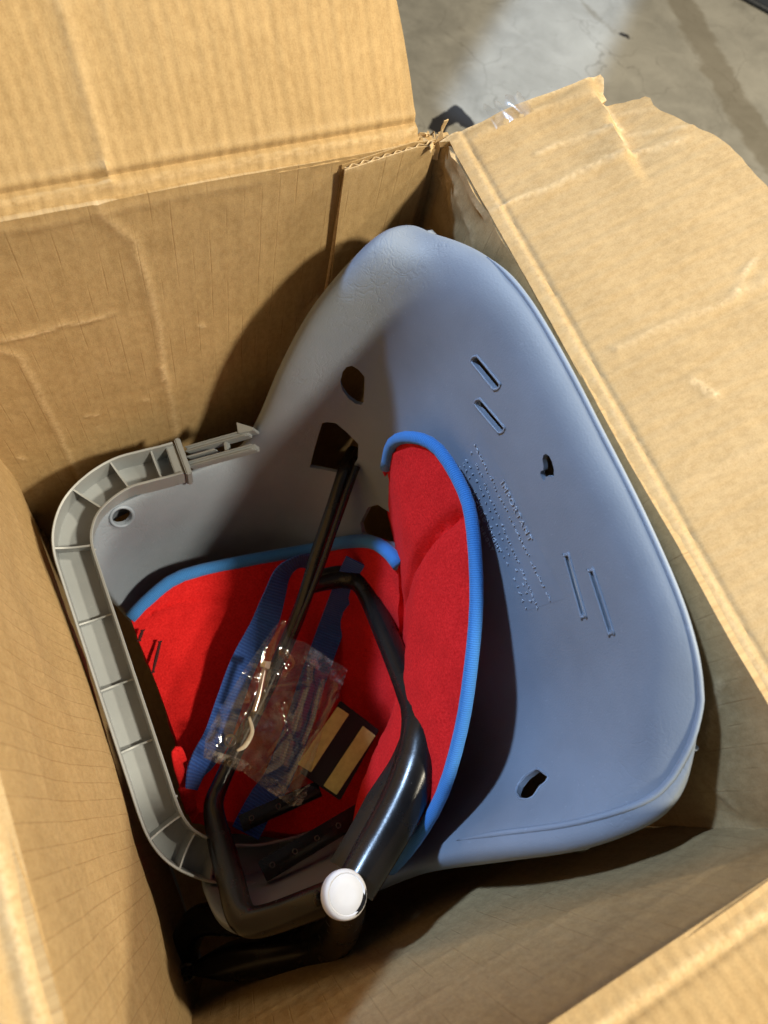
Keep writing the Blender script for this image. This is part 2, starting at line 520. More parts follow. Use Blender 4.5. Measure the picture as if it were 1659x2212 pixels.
class Plane:
    """flat frame: origin, axes a and b, normal n (towards the inside / viewer)"""
    def __init__(self, o, a, b, n):
        self.o = o; self.a = a.normalized(); self.b = b.normalized(); self.n = n.normalized()

    def hit(self, X, Y):
        p0 = W(0, 0, 0); p1 = at(X, Y, 1.0); d = p1 - p0
        t = (self.o - p0).dot(self.n) / d.dot(self.n)
        q = p0 + d * t - self.o
        return (q.dot(self.a), q.dot(self.b))

    def pt(self, a, b, h=0.0): return self.o + self.a * a + self.b * b + self.n * h

    def pts(self, Q, Hh):
        o = np.array(self.o); A = np.array(self.a); B = np.array(self.b); N = np.array(self.n)
        return o + Q[:, :1] * A + Q[:, 1:2] * B + Hh[:, None] * N


def nz(Q, sc, seed=0.0, octv=3):
    return np.array([noise.fractal(Vector((q[0] * sc, q[1] * sc, seed)), 0.6, 2.0, octv) for q in Q])


def board(name, plane, outline, spacing, height, parent, mat, creases=(), t=0.0045, wears=(), uvflip=False, rough=0.00022, seed=1.0, dense=None):
    """a cardboard sheet: outline in the plane, height(Q) offsets along the normal, creases [(poly, amp, width, wear)]"""
    Q, faces = poly_clip_sheet(outline, spacing, dense)
    Hh = height(Q) if height else np.zeros(len(Q))
    lit_wear = np.zeros(len(Q))
    jr = random.Random(int(seed * 10))
    for poly, amp, wd, wr in creases:
        d = seg_dist(Q, jag(poly, jr))
        Hh = Hh + 0.75 * amp * (0.75 * np.exp(-d / (wd * 0.5)) + 0.25 * np.exp(-(d / (wd * 1.5)) ** 2))
        lit_wear = np.maximum(lit_wear, min(1.0, wr * 1.2) * np.exp(-(d / (wd * 0.75)) ** 2))  # paler creases: worn, torn fibre plus painted light on the lit edges
    Hh = Hh + rough * nz(Q, 60, seed)
    P = plane.pts(Q, Hh)
    me = from_arrays(name, P, faces, Q[:, ::-1] if uvflip else Q)
    # face the normal to the inside
    if len(me.polygons) and sum(me.polygons[i].normal.dot(plane.n) for i in range(0, len(me.polygons), max(1, len(me.polygons) // 50))) < 0:
        me.flip_normals()
    set_attr(me, 'lit_wear', lit_wear)
    o = link(name, me, mat, parent, True)
    solidify(o, t, -1.0)
    return o


# ------------------------------------------------------------------ garage floor
def build_floor():
    K = 220
    xs = np.linspace(-14, 20, 60); ys = np.linspace(-14, 20, 60)
    fx = np.linspace(0.6, 6.5, K); fy = np.linspace(0.6, 6.5, K)
    xs = np.unique(np.concatenate([xs[(xs < 0.6) | (xs > 6.5)], fx])); ys = np.unique(np.concatenate([ys[(ys < 0.6) | (ys > 6.5)], fy]))
    P = np.zeros((len(ys), len(xs), 3)); P[:, :, 0] = xs[None, :] * H; P[:, :, 1] = ys[:, None] * H
    me = grid_mesh('floor', P)
    Q = P.reshape(-1, 3)[:, :2]
    def fl(*pp): return [tuple(at(x, y, DF))[:2] for x, y in pp]
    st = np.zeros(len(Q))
    for poly, w in ((fl((945, 275), (955, 262), (975, 252)), 0.020), (fl((985, 240), (1002, 258), (1010, 268)), 0.017), (fl((1340, 72), (1362, 82)), 0.012)):  # first two spots paint overlapping shadows on the concrete, the third a stain
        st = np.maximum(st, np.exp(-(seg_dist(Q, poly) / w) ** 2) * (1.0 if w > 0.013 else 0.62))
    wet = np.exp(-(seg_dist(Q, fl((1440, -40), (1500, 60), (1560, 170), (1600, 240), (1659, 330), (1760, 450))) / 0.045) ** 2)
    wet = np.maximum(wet, 0.6 * np.exp(-(seg_dist(Q, fl((1330, 70), (1290, 40), (1240, -20))) / 0.012) ** 2))
    set_attr(me, 'shadow_stain', st); set_attr(me, 'wet', wet)
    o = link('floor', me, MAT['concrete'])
    o['kind'] = 'structure'
    p = at(1590, -4, DF); q = at(1664, 36, DF)
    d = (q - p).normalized(); nrm = Vector((-d.y, d.x, 0))
    if nrm.dot(Vector((1, 1, 0))) < 0: nrm = -nrm
    bm = bmesh.new()
    c0 = (p + q) / 2
    bmesh.ops.create_cube(bm, size=1.0)
    for v in bm.verts:
        u = v.co.copy()
        v.co = c0 + d * (u.x * 1.6) + nrm * ((u.y + 0.5) * 0.7) + Vector((0, 0, (u.z + 0.5) * 0.012 + 0.001))
    bmesh.ops.bevel(bm, geom=[e for e in bm.edges], offset=0.004, segments=3, affect='EDGES')
    me = bpy.data.meshes.new('floor_mat'); bm.to_mesh(me); bm.free()
    tag(link('floor_mat', me, MAT['rubber'], None, True, 35), 'dark blue-grey rubber mat lying on the concrete in the far corner', 'mat')


build_floor()

# ------------------------------------------------------------------ cardboard box
XL, XR, YB, YF = -0.245, 0.775, 0.99, -0.385


def build_box():
    box = thing('cardboard_box', 'open brown corrugated cardboard box with torn flaps holding the bike seat', 'box', W((XL + XR) / 2, (YB + YF) / 2, DF))
    Z = Vector((0, 0, 1))
    # --- back wall (seen at the top of the picture)
    pb = Plane(W(XL, YB, 1.0), Vector((1, 0, 0)), Vector((0, 0, -1)), Vector((0, -1, 0)))
    wdt = (XR - XL) * H; hgt = (DF - 1) * H - 0.004
    hb = lambda Q: 0.0030 * nz(Q, 4, 3.1, 2) + 0.0004 * nz(Q, 16, 8.0, 2)
    def pl(plane, *pp): return [plane.hit(x, y) for x, y in pp]
    cr = [(pl(pb, (195, 400), (225, 470), (290, 520), (300, 560), (322, 620), (345, 720), (352, 790), (372, 880), (385, 960)), 0.0018, 0.0035, 0.45),
          (pl(pb, (0, 732), (60, 722), (130, 700), (190, 690), (240, 675)), 0.0018, 0.0020, 0.9),
          (pl(pb, (0, 755), (40, 765), (75, 830), (110, 900), (150, 985), (185, 1060)), 0.0016, 0.003, 0.5),
          (pl(pb, (348, 790), (352, 808), (350, 820)), 0.002, 0.003, 1.0),
          (pl(pb, (430, 705), (442, 706)), 0.001, 0.002, 0.9), (pl(pb, (310, 862), (320, 863)), 0.001, 0.002, 0.9),
          (pl(pb, (185, 898), (210, 895)), 0.001, 0.0016, 0.8), (pl(pb, (205, 925), (215, 922)), 0.001, 0.0016, 0.8),
          (pl(pb, (40, 985), (52, 992)), 0.001, 0.002, 0.8),
          (pl(pb, (0, 500), (220, 457), (400, 422), (560, 392)), 0.0016, 0.003, 0.2)]
    board('side_panel', pb, [(-0.010, -0.0015), (wdt + 0.013, -0.0015), (wdt + 0.013, hgt), (-0.010, hgt)], 0.0030, hb, box, MAT['card'], cr, seed=1.3)
    # --- left wall, bulging
    plf = Plane(W(XL, YF, 1.0), Vector((0, 1, 0)), Vector((0, 0, -1)), Vector((1, 0, 0)))
    dpt = (YB - YF) * H
    def hl(Q):
        return 0.010 * np.exp(-((Q[:, 1] - 0.30) / 0.07) ** 2) * np.exp(-((Q[:, 0] - 0.27) / 0.16) ** 2) \
            - 0.005 * np.exp(-((Q[:, 1] - 0.42) / 0.06) ** 2) + 0.0035 * nz(Q, 6, 5.5, 2) + 0.0004 * nz(Q, 22, 2.5, 2)
    crl = [(pl(plf, (120, 1340), (160, 1430), (200, 1500), (230, 1600), (260, 1720)), 0.0025, 0.012, 0.0)]
    for k in range(6):
        b0 = 0.10 + k * 0.075 + random.uniform(-0.01, 0.01)
        crl.append(([(0.02, b0), (0.2, b0 + random.uniform(-0.01, 0.01)), (0.47, b0 + random.uniform(-0.01, 0.01))], 0.0007, 0.003, 0.05))
    board('side_panel', plf, [(0, -0.0015), (dpt, -0.0015), (dpt, hgt), (0, hgt)], 0.0042, hl, box, MAT['card_lined'], crl, seed=2.7)
    # --- right wall, crumpled near its back corner
    pr = Plane(W(XR, YF, 1.0), Vector((0, 1, 0)), Vector((0, 0, -1)), Vector((-1, 0, 0)))
    def hr(Q):
        y = Q[:, 0] / H + YF
        base = -(y + 0.07) * 0.025 * H
        cr_ = np.exp(-((Q[:, 0] - dpt) / 0.09) ** 2)
        cf_ = np.exp(-(Q[:, 0] / 0.07) ** 2)
        ridg = np.abs(nz(Q, 13, 9.1, 2))
        return base + 0.002 * nz(Q, 7, 4.4, 2) + cr_ * (0.012 * ridg - 0.002) + cf_ * 0.006 * ridg
    prh = lambda *pp: pl(pr, *pp)
    crr = [(prh((946, 322), (925, 400), (893, 499)), -0.006, 0.0035, 0.1),
           (prh((960, 340), (990, 410), (1030, 470)), 0.004, 0.003, 0.7),
           (prh((935, 340), (950, 420), (960, 500)), 0.003, 0.003, 0.5),
           (prh((925, 395), (945, 398), (955, 385)), 0.002, 0.002, 0.7),
           (prh((970, 420), (985, 470), (1010, 530)), 0.003, 0.0025, 0.6),
           (prh((1560, 1470), (1545, 1540), (1535, 1600)), 0.003, 0.003, 0.7),
           (prh((1530, 1640), (1560, 1700), (1600, 1740)), 0.0025, 0.003, 0.3),
           (prh((1330, 1775), (1450, 1790), (1600, 1800), (1659, 1806)), -0.005, 0.004, 0.1),
           (prh((1400, 1775), (1500, 1778), (1640, 1790)), 0.003, 0.004, 0.25)]
    board('side_panel', pr, [(0, -0.0015), (dpt, -0.0015), (dpt, hgt), (0, hgt)], 0.0042, hr, box, MAT['card'], crr, seed=4.9)
    # --- front wall
    pf = Plane(W(XL, YF, 1.0), Vector((1, 0, 0)), Vector((0, 0, -1)), Vector((0, 1, 0)))
    def hf(Q):
        return 0.0025 * nz(Q, 6, 6.6, 2) + 0.0004 * nz(Q, 18, 7.7, 2) + 0.004 * np.exp(-((Q[:, 0] - wdt) / 0.04) ** 2) * np.abs(nz(Q, 16, 2.2, 2))
    crf = []
    for k in range(5):
        b0 = 0.05 + k * 0.06
        crf.append(([(0.02, b0), (0.18, b0 + random.uniform(-0.008, 0.008)), (0.36, b0 + random.uniform(-0.008, 0.008))], 0.0008, 0.003, 0.05))
    board('side_panel', pf, [(-0.012, -0.0015), (wdt + 0.008, -0.0015), (wdt + 0.008, hgt), (-0.012, hgt)], 0.0042, hf, box, MAT['card'], crf, seed=6.1)
    # --- bottom
    pbo = Plane(W(XL, YF, DF - 0.01), Vector((1, 0, 0)), Vector((0, 1, 0)), Vector((0, 0, 1)))
    board('bottom_panel', pbo, [(0.002, 0.002), (wdt - 0.002, 0.002), (wdt - 0.002, dpt - 0.002), (0.002, dpt - 0.002)], 0.012, None, box, MAT['card'], t=0.003, seed=7.7)

    # --- back flap: leans back from a scored fold
    lean = math.radians(40)
    fdir = Vector((0, math.sin(lean), math.cos(lean))); fn = Vector((0, -math.cos(lean), math.sin(lean)))
    pfl = Plane(W(XL, YB, 1.0) + Vector((0, 0.004, 0.003)), Vector((1, 0, 0)), fdir, fn)
    e = [pfl.hit(x, y) for x, y in ((905, 310), (899, 262), (889, 180), (874, 80), (857, -10))]
    ee = [e[-1]] + [(e[-1][0] - 0.004, 0.14), (e[-1][0] - 0.012, 0.205)]
    out = [(-0.006, -0.006), (e[0][0], -0.006), e[0]] + e[1:] + ee[1:] + [(0.0, 0.205)]
    def hfl(Q):
        b = Q[:, 1]
        fold = -0.0022 * np.exp(-((b - 0.0095) / 0.0018) ** 2) + 0.0012 * np.exp(-((b - 0.005) / 0.003) ** 2) + 0.0010 * np.exp(-((b - 0.014) / 0.003) ** 2)
        edge = np.exp(-((Q[:, 0] - e[0][0]) / 0.025) ** 2) * -0.004 * (b / 0.1)
        return fold + edge + 0.0035 * nz(Q, 6, 11.1, 2) + 0.00022 * np.sin(Q[:, 0] / 0.0125 * 2 * math.pi + 3 * nz(Q, 4, 1.1, 1))
    crb = [([pfl.hit(*q) for q in ((140, 10), (165, 120), (185, 200), (215, 290), (235, 390))], 0.0042, 0.005, 0.25),
           ([pfl.hit(*q) for q in ((850, 306), (880, 290), (900, 270))], 0.0015, 0.002, 0.4),
           ([(0.0, 0.0035), (0.15, 0.0035), (0.37, 0.0035)], 0.0, 0.002, 0.45)]
    board('flap', pfl, out, 0.0040, hfl, box, MAT['card_flap'], crb, seed=8.2, dense=(-0.005, 0.022, 0.0013))

    # --- right flap: folded outward, torn at its far end
    up = math.radians(21)
    pfr = Plane(W(XR, YF, 1.0) + Vector((0.004, 0, 0.002)), Vector((0, 1, 0)), Vector((math.cos(up), 0, math.sin(up))), Vector((-math.sin(up), 0, math.cos(up))))
    hp = pfr.hit
    tear = [(1306, 160), (1308, 178), (1306, 192), (1312, 205), (1301, 214)]
    endpx = [(948, 308), (975, 290), (1010, 278), (1040, 264), (1080, 242), (1120, 226), (1160, 210), (1200, 195), (1240, 180), (1270, 166), (1300, 152)]
    topx = [(1312, 216), (1330, 211), (1352, 209), (1370, 203), (1385, 205), (1396, 199), (1407, 203), (1413, 218), (1426, 232), (1445, 240), (1470, 254), (1500, 270), (1530, 284), (1556, 297), (1580, 314), (1605, 340), (1632, 370), (1664, 406)]
    outl = [(-0.004, 0.0)]
    o_px = [hp(*q) for q in endpx + tear + topx]
    far_b = 0.215
    outl = [(0.0, 0.0), (dpt + 0.03, 0.0)]
    # fold line follows the bowed right wall
    def fold_b(a):
        y = a / H + YF
        return (y + 0.07) * 0.025 * H
    outl = [(a, fold_b(a) - 0.005) for a in np.linspace(0.0, o_px[0][0] - 0.004, 24)]
    rs = random.Random(3)
    outl += [(a + rs.uniform(-1, 1) * 0.0006, b + rs.uniform(-1, 1) * 0.0006) for a, b in o_px]
    outl += [(0.30, 0.205), (0.20, 0.21), (0.0, 0.212)]
    c1 = [hp(*q) for q in ((965, 315), (1020, 300), (1100, 262), (1180, 232), (1240, 212), (1303, 200))]
    c1b = [hp(*q) for q in ((985, 328), (1040, 302), (1110, 275), (1190, 248), (1300, 213))]
    c2 = [hp(*q) for q in ((1165, 330), (1215, 305), (1260, 295), (1325, 275))]
    c2b = [hp(*q) for q in ((1312, 243), (1350, 235), (1410, 226))]
    c2c = [hp(*q) for q in ((1330, 290), (1380, 280), (1440, 272), (1500, 270))]
    c3 = [hp(*q) for q in ((1058, 458), (1110, 435), (1180, 410), (1250, 370), (1330, 338), (1400, 318), (1480, 300))]
    c4 = [hp(*q) for q in ((1330, 755), (1440, 705), (1540, 665), (1659, 600))]
    c5 = [hp(*q) for q in ((1588, 650), (1610, 590), (1635, 560))]
    c6 = [hp(*q) for q in ((1500, 820), (1530, 845), (1548, 856))]
    tearc = [hp(*q) for q in ((1301, 214), (1322, 240), (1338, 268), (1340, 282), (1352, 300), (1352, 312))]
    c7 = [hp(*q) for q in ((1470, 1060), (1520, 1035), (1600, 990), (1659, 960))]
    def hfr(Q):
        b = Q[:, 1] - np.array([fold_b(a) for a in Q[:, 0]])
        fold = -0.0013 * np.exp(-((b - 0.006) / 0.0018) ** 2) + 0.0003 * np.exp(-((b - 0.003) / 0.003) ** 2)
        edge = -np.clip((b - 0.15) / 0.06, 0, 1) ** 2 * 0.012
        # left of the tear stands proud of the right
        A = np.array(tearc[0]); B = np.array(tearc[-1]); ab = B - A
        side = ((Q - A) @ np.array([-ab[1], ab[0]])) / np.linalg.norm(ab)
        dist = seg_dist(Q, tearc)
        sgn = 1 if True else -1
        lap = np.where(dist < 0.05, np.tanh(side / 0.0009) * np.exp(-(dist / 0.022) ** 2), 0) * 0.0036
        cen = np.array(hp(1000, 290)); s2 = np.sign((cen - A) @ np.array([-ab[1], ab[0]]))
        return fold + edge + lap * s2 + 0.0040 * nz(Q, 5, 14.0, 2) + 0.00022 * np.sin(Q[:, 0] / 0.0125 * 2 * math.pi + 3 * nz(Q, 4, 3.1, 1))
    crt = [(c1, 0.0029, 0.0036, 0.25), (c1b, -0.0018, 0.0024, 0.0), (c2, 0.0031, 0.0024, 0.55), (c2b, 0.0022, 0.0018, 0.3), (c2c, 0.0022, 0.0018, 0.4),
           (c3, 0.0038, 0.0024, 0.6), (c4, 0.0026, 0.0024, 0.35), (c5, 0.0021, 0.0015, 0.7), (c6, 0.0018, 0.0024, 1.0), (c7, 0.0018, 0.0024, 0.2),
           (tearc, 0.0, 0.0022, 0.95), (o_px[:16], 0.0, 0.0022, 0.8),
           ([(a, fold_b(a) + 0.002) for a in np.linspace(0, dpt, 12)], 0.0, 0.003, 0.3)]
    board('flap', pfr, outl, 0.0034, hfr, box, MAT['card_flap'], crt, uvflip=False, seed=9.4, dense=(-0.012, 0.030, 0.0015))

    # torn shreds of paper at the far corner
    for k, (x, y) in enumerate(((908, 302), (918, 318), (928, 308), (938, 296), (950, 292), (945, 318), (932, 322), (922, 300))):
        c = at(x, y, 1.0 + 0.02 * rs.random())
        t = Vector((rs.uniform(-1, 1), rs.uniform(-0.6, 0.6), rs.uniform(0.2, 1))).normalized() * rs.uniform(0.010, 0.018)
        s = t.cross(Vector((rs.uniform(-1, 1), rs.uniform(-1, 1), 0.3))).normalized() * rs.uniform(0.004, 0.008)
        P = np.zeros((6, 4, 3))
        for i in range(6):
            for j in range(4):
                f = i / 5
                q = c + t * (f - 0.4) + s * ((j / 3 - 0.5) * (1 - 0.5 * f)) + Vector((0, 0, 0.004 * math.sin(f * 3 + k))) + Vector((rs.uniform(-1, 1), rs.uniform(-1, 1), rs.uniform(-1, 1))) * 0.0012
                P[i, j] = q
        me = grid_mesh('paper_shred', P, np.zeros((6, 4, 2)) + np.array([k * 0.03, 0.01]))
        set_attr(me, 'lit_wear', np.full(24, 0.7))
        o = link('paper_shred', me, MAT['card_flap'], box); solidify(o, 0.0008, 0)

    # --- front flap (bottom right of the picture), folded outward
    lean = math.radians(70)
    pff = Plane(W(XL, YF, 1.0) + Vector((0, -0.004, 0.003)), Vector((1, 0, 0)), Vector((0, -math.sin(lean), math.cos(lean))), Vector((0, math.cos(lean), math.sin(lean))))
    def hff(Q):
        b = Q[:, 1]
        return -0.0016 * np.exp(-((b - 0.008) / 0.002) ** 2) + 0.0008 * np.exp(-((b - 0.004) / 0.003) ** 2) + 0.003 * nz(Q, 6, 16.0, 2)
    board('flap', pff, [(0.0, -0.006), (wdt, -0.006), (wdt - 0.006, 0.1), (wdt - 0.012, 0.20), (0.012, 0.20)], 0.005, hff, box, MAT['card_flap'],
          [([(0, 0.0045), (wdt, 0.0045)], 0.0, 0.004, 0.5)], seed=10.4, dense=(-0.005, 0.022, 0.0015))
    # --- left flap, folded outward beyond the frame
    lean = math.radians(72)
    pll = Plane(W(XL, YF, 1.0) + Vector((-0.004, 0, 0.002)), Vector((0, 1, 0)), Vector((-math.sin(lean), 0, math.cos(lean))), Vector((math.cos(lean), 0, math.sin(lean))))
    def hll(Q):
        b = Q[:, 1]
        return -0.0018 * np.exp(-((b - 0.010) / 0.003) ** 2) + 0.0016 * np.exp(-((b - 0.004) / 0.0035) ** 2) + 0.003 * nz(Q, 6, 18.0, 2)
    board('flap', pll, [(0.0, -0.005), (dpt, -0.005), (dpt - 0.01, 0.18), (0.01, 0.18)], 0.006, hll, box, MAT['card_flap'], [([(0, 0.004), (dpt, 0.004)], 0.0, 0.004, 0.6)], seed=11.4, dense=(-0.004, 0.022, 0.0018))

    # --- glue tab on the back wall with its open corrugated end
    ptb = Plane(pb.o + Vector((0, -0.0070, 0)), pb.a, pb.b, pb.n)
    tl = ptb.hit(745, 368); tr = ptb.hit(897, 318); bl = ptb.hit(713, 608)
    tab = bpy.data.objects.new('glue_tab', None); C.objects.link(tab); tab.parent = box
    tab.matrix_parent_inverse = box.matrix_basis.inverted()
    xr = wdt - 0.004
    btm = 0.30
    x_b = tl[0] + (bl[0] - tl[0]) / (bl[1] - tl[1]) * (btm - tl[1])
    ol = [tl, (tr[0], tr[1] + 0.0004), (xr, tr[1] + 0.002), (xr, btm), (x_b, btm)]
    hh = lambda Q: 0.0012 * nz(Q, 9, 21.0, 2)
    crs = [([ptb.hit(*q) for q in ((715, 545), (800, 520), (860, 500))], 0.0012, 0.002, 0.4), ([tl, tr], 0.0, 0.0022, 0.6)]
    board('liner', ptb, ol, 0.0038, hh, tab, MAT['card'], crs, t=0.0006, seed=12.0, rough=0.0)
    pt2 = Plane(pb.o + Vector((0, -0.0022, 0)), pb.a, pb.b, pb.n)
    board('liner', pt2, ol, 0.01, hh, tab, MAT['card'], (), t=0.0006, seed=12.0, rough=0.0)
    n = 260
    P = np.zeros((2, n, 3)); UV = np.zeros((2, n, 2))
    for i in range(n):
        f = i / (n - 1); a = tl[0] + 0.001 + (xr - tl[0] - 0.001) * f
        b0 = tl[1] + (tr[1] - tl[1]) * f + 0.0003
        ph = math.sin(f * (xr - tl[0]) / 0.0085 * 2 * math.pi)
        q = ptb.o + ptb.a * a + ptb.n * (-0.0028 + 0.0011 * ph)
        P[0, i] = q + ptb.b * b0; P[1, i] = q + ptb.b * btm; UV[0, i] = (a, b0); UV[1, i] = (a, btm)
    me = grid_mesh('fluting', P, UV); set_attr(me, 'lit_wear', np.concatenate([np.full(n, 0.9), np.zeros(n)]))
    o = link('fluting', me, MAT['card'], tab); solidify(o, 0.0005, 0)

    # --- clear packing tape left along the torn flap end
    def tape(name, px, outw, seed):
        rows = []
        r = random.Random(seed)
        c = catmull([pfr.pt(*hp(*q), 0.003) for q in px], 10)
        for i, p in enumerate(c):
            row = []
            for j in range(6):
                f = j / 5
                q = Vector(p) + pfr.a * (-0.010 + f * (0.010 + outw * (0.5 + 0.5 * math.sin(i * 0.35 + seed) ** 2))) + pfr.n * (-0.0012 + 0.0008 * math.sin(i * 0.5 + j * 0.4) + 0.002 * f * math.sin(i * 0.3 + seed))
                row.append(tuple(q))
            rows.append(row)
        P = np.array(rows)
        link(name, grid_mesh(name, P, np.zeros(P.shape[:2] + (2,))), MAT['tape'], box)
    tape('packing_tape', ((1058, 262), (1085, 246), (1110, 236), (1140, 224)), 0.012, 1)
    return box


build_box()

# ------------------------------------------------------------------ child bike seat shell
SY = 0.285     # the seat's middle plane


def shell_surface():
    """control rows from the top edge to the front edge: (x, half width, depth) from the middle out to the rolled edge"""
    rows = [
        [(.768, 0, 1.018), (.765, .25, 1.022), (.752, .385, 1.042), (.728, .474, 1.070), (.688, .549, 1.105), (.690, .547, 1.120), (.692, .544, 1.135)],
        [(.752, 0, .988), (.749, .25, .993), (.736, .38, 1.012), (.716, .468, 1.047), (.682, .546, 1.088), (.688, .556, 1.100), (.698, .556, 1.130)],
        [(.712, 0, 1.025), (.709, .25, 1.03), (.694, .37, 1.05), (.680, .46, 1.075), (.658, .560, 1.100), (.662, .600, 1.112), (.698, .614, 1.155)],
        [(.684, 0, 1.12), (.682, .24, 1.12), (.672, .36, 1.135), (.638, .468, 1.155), (.588, .555, 1.120), (.592, .602, 1.130), (.638, .624, 1.19)],
        [(.655, 0, 1.32), (.655, .23, 1.32), (.648, .36, 1.325), (.595, .468, 1.32), (.492, .545, 1.258), (.486, .592, 1.268), (.53, .616, 1.34)],
        [(.612, 0, 1.52), (.612, .22, 1.52), (.604, .35, 1.52), (.548, .458, 1.51), (.424, .532, 1.432), (.416, .577, 1.442), (.45, .602, 1.53)],
        [(.560, 0, 1.75), (.560, .22, 1.75), (.553, .340, 1.75), (.500, .446, 1.73), (.375, .526, 1.635), (.368, .570, 1.645), (.39, .594, 1.75)],
        [(.500, 0, 2.0), (.500, .21, 2.0), (.495, .320, 2.0), (.455, .420, 1.96), (.315, .535, 1.775), (.320, .576, 1.79), (.33, .592, 1.87)],
        [(.415, 0, 2.25), (.415, .21, 2.25), (.408, .320, 2.25), (.365, .425, 2.17), (.200, .525, 1.80), (.200, .566, 1.815), (.20, .582, 1.90)],
        [(.280, 0, 2.40), (.280, .21, 2.40), (.275, .315, 2.40), (.240, .425, 2.29), (.080, .508, 1.80), (.080, .548, 1.815), (.08, .566, 1.90)],
        [(.100, 0, 2.43), (.100, .20, 2.43), (.098, .300, 2.42), (.070, .410, 2.30), (-.050, .490, 1.81), (-.055, .528, 1.825), (-.06, .545, 1.91)],
        [(-.010, 0, 2.42), (-.010, .18, 2.42), (-.013, .275, 2.41), (-.030, .365, 2.31), (-.105, .455, 1.86), (-.115, .488, 1.88), (-.120, .500, 1.96)],
        [(-.060, 0, 2.40), (-.060, .16, 2.40), (-.062, .240, 2.38), (-.075, .310, 2.31), (-.125, .400, 1.98), (-.135, .425, 2.00), (-.138, .430, 2.06)],
        [(-.075, 0, 2.43), (-.075, .16, 2.43), (-.075, .240, 2.41), (-.088, .310, 2.34), (-.130, .385, 2.06), (-.138, .405, 2.08), (-.140, .410, 2.12)],
    ]
    near = {
        0: [(.752, .22, 1.02), (.740, .345, 1.04), (.720, .428, 1.07), (.694, .490, 1.110), (.695, .487, 1.125), (.696, .483, 1.14)],
        1: [(.735, .22, .993), (.722, .340, 1.012), (.710, .425, 1.05), (.690, .490, 1.095), (.694, .497, 1.108), (.700, .497, 1.135)],
        2: [(.700, .23, 1.03), (.688, .330, 1.05), (.675, .420, 1.09), (.660, .518, 1.130), (.666, .541, 1.14), (.688, .550, 1.17)],
        3: [(.676, .23, 1.12), (.662, .340, 1.14), (.635, .445, 1.175), (.612, .548, 1.185), (.618, .583, 1.20), (.645, .594, 1.24)],
        4: [(.650, .23, 1.32), (.640, .350, 1.325), (.595, .462, 1.32), (.518, .545, 1.29), (.517, .588, 1.30), (.548, .605, 1.37)],
        5: [(.610, .22, 1.52), (.600, .345, 1.52), (.545, .455, 1.51), (.428, .526, 1.442), (.421, .570, 1.452), (.452, .594, 1.53)],
    }
    full = []
    for i, r in enumerate(rows):
        left = [(x, -w, d) for x, w, d in (near[i][::-1] if i in near else r[:0:-1])]
        full.append(left + r)
    A = np.array(full)                                  # rows x 13 x 3
    across = np.array([catmull(r, 9) for r in A])       # rows x n x 3
    S = np.array([catmull(across[:, j], 9) for j in range(across.shape[1])]).transpose(1, 0, 2)
    for _ in range(7):
        S2 = S.copy()
        S2[1:-1, 1:-1] = 0.5 * S[1:-1, 1:-1] + 0.125 * (S[:-2, 1:-1] + S[2:, 1:-1] + S[1:-1, :-2] + S[1:-1, 2:])
        for sl in ((0, slice(1, -1)), (-1, slice(1, -1))):
            S2[sl] = 0.5 * S[sl] + 0.25 * (S[sl[0], :-2] + S[sl[0], 2:])
        for cl in (0, -1):
            S2[1:-1, cl] = 0.5 * S[1:-1, cl] + 0.25 * (S[:-2, cl] + S[2:, cl])
            nb_ = 1 if cl == 0 else -2
            S2[0, cl] = (S[0, cl] + S[1, cl] + S[0, nb_] + S[1, nb_]) / 4
        S = S2
    P = np.zeros_like(S)
    # the seat sits a little askew: its far side is higher and further right
    tw = np.clip(1 - np.linspace(0, 1, S.shape[0]) / 0.5, 0, 1)[:, None]
    tw = tw * np.where(S[..., 1] < 0, 0.0, 1.0)
    S[..., 0] += 0.026 * S[..., 1] / 0.5 * tw
    S[..., 2] -= 0.028 * S[..., 1] / 0.5 * tw
    P[..., 0] = S[..., 0] * H; P[..., 1] = (S[..., 1] + SY) * H; P[..., 2] = (DF - S[..., 2]) * H
    return P


seat = thing('child_bike_seat', 'blue-grey moulded plastic child bike seat shell leaning inside the cardboard box', 'bike seat', W(0.2, SY, 2.5))
SP = shell_surface()
me0 = grid_mesh('shell', SP)
bvh = BVHTree.FromPolygons([v.co.copy() for v in me0.vertices], [tuple(p.vertices) for p in me0.polygons])
CAMP = W(0, 0, 0)


def on_shell(X, Y):
    d = (at(X, Y, 1.0) - CAMP).normalized()
    hit = bvh.ray_cast(CAMP, d)
    if hit[0] is None: return None, None
    n = hit[1]
    if n.dot(d) > 0: n = -n
    return hit[0], n


def crop_px(cx, cy, sc, pts):
    return [((cx + x / sc) * 1659 / 3024, (cy + y / sc) * 1659 / 3024) for x, y in pts]


def ellipse_px(cx, cy, rx, ry, rot=0, n=20):
    return [(cx + rx * math.cos(a) * math.cos(rot) - ry * math.sin(a) * math.sin(rot), cy + rx * math.cos(a) * math.sin(rot) + ry * math.sin(a) * math.cos(rot)) for a in np.linspace(0, 2 * math.pi, n, endpoint=False)]


def slot_px(x0, y0, x1, y1, hw):
    d = np.array([x1 - x0, y1 - y0], dtype=float); L = np.linalg.norm(d); d /= L; p = np.array([-d[1], d[0]])
    out = []
    for a in np.linspace(-90, 90, 7): out.append(np.array([x1, y1]) + d * hw * math.cos(math.radians(a)) + p * hw * math.sin(math.radians(a)))
    for a in np.linspace(90, 270, 7): out.append(np.array([x0, y0]) + d * hw * math.cos(math.radians(a)) + p * hw * math.sin(math.radians(a)))
    return [tuple(q) for q in out]


def smooth_closed(pts, n=4):
    p = [pts[-1]] + list(pts) + [pts[0], pts[1]]
    c = catmull(p, n)
    return [tuple(q) for q in c[n:-n - 0 - n]][: len(pts) * n]


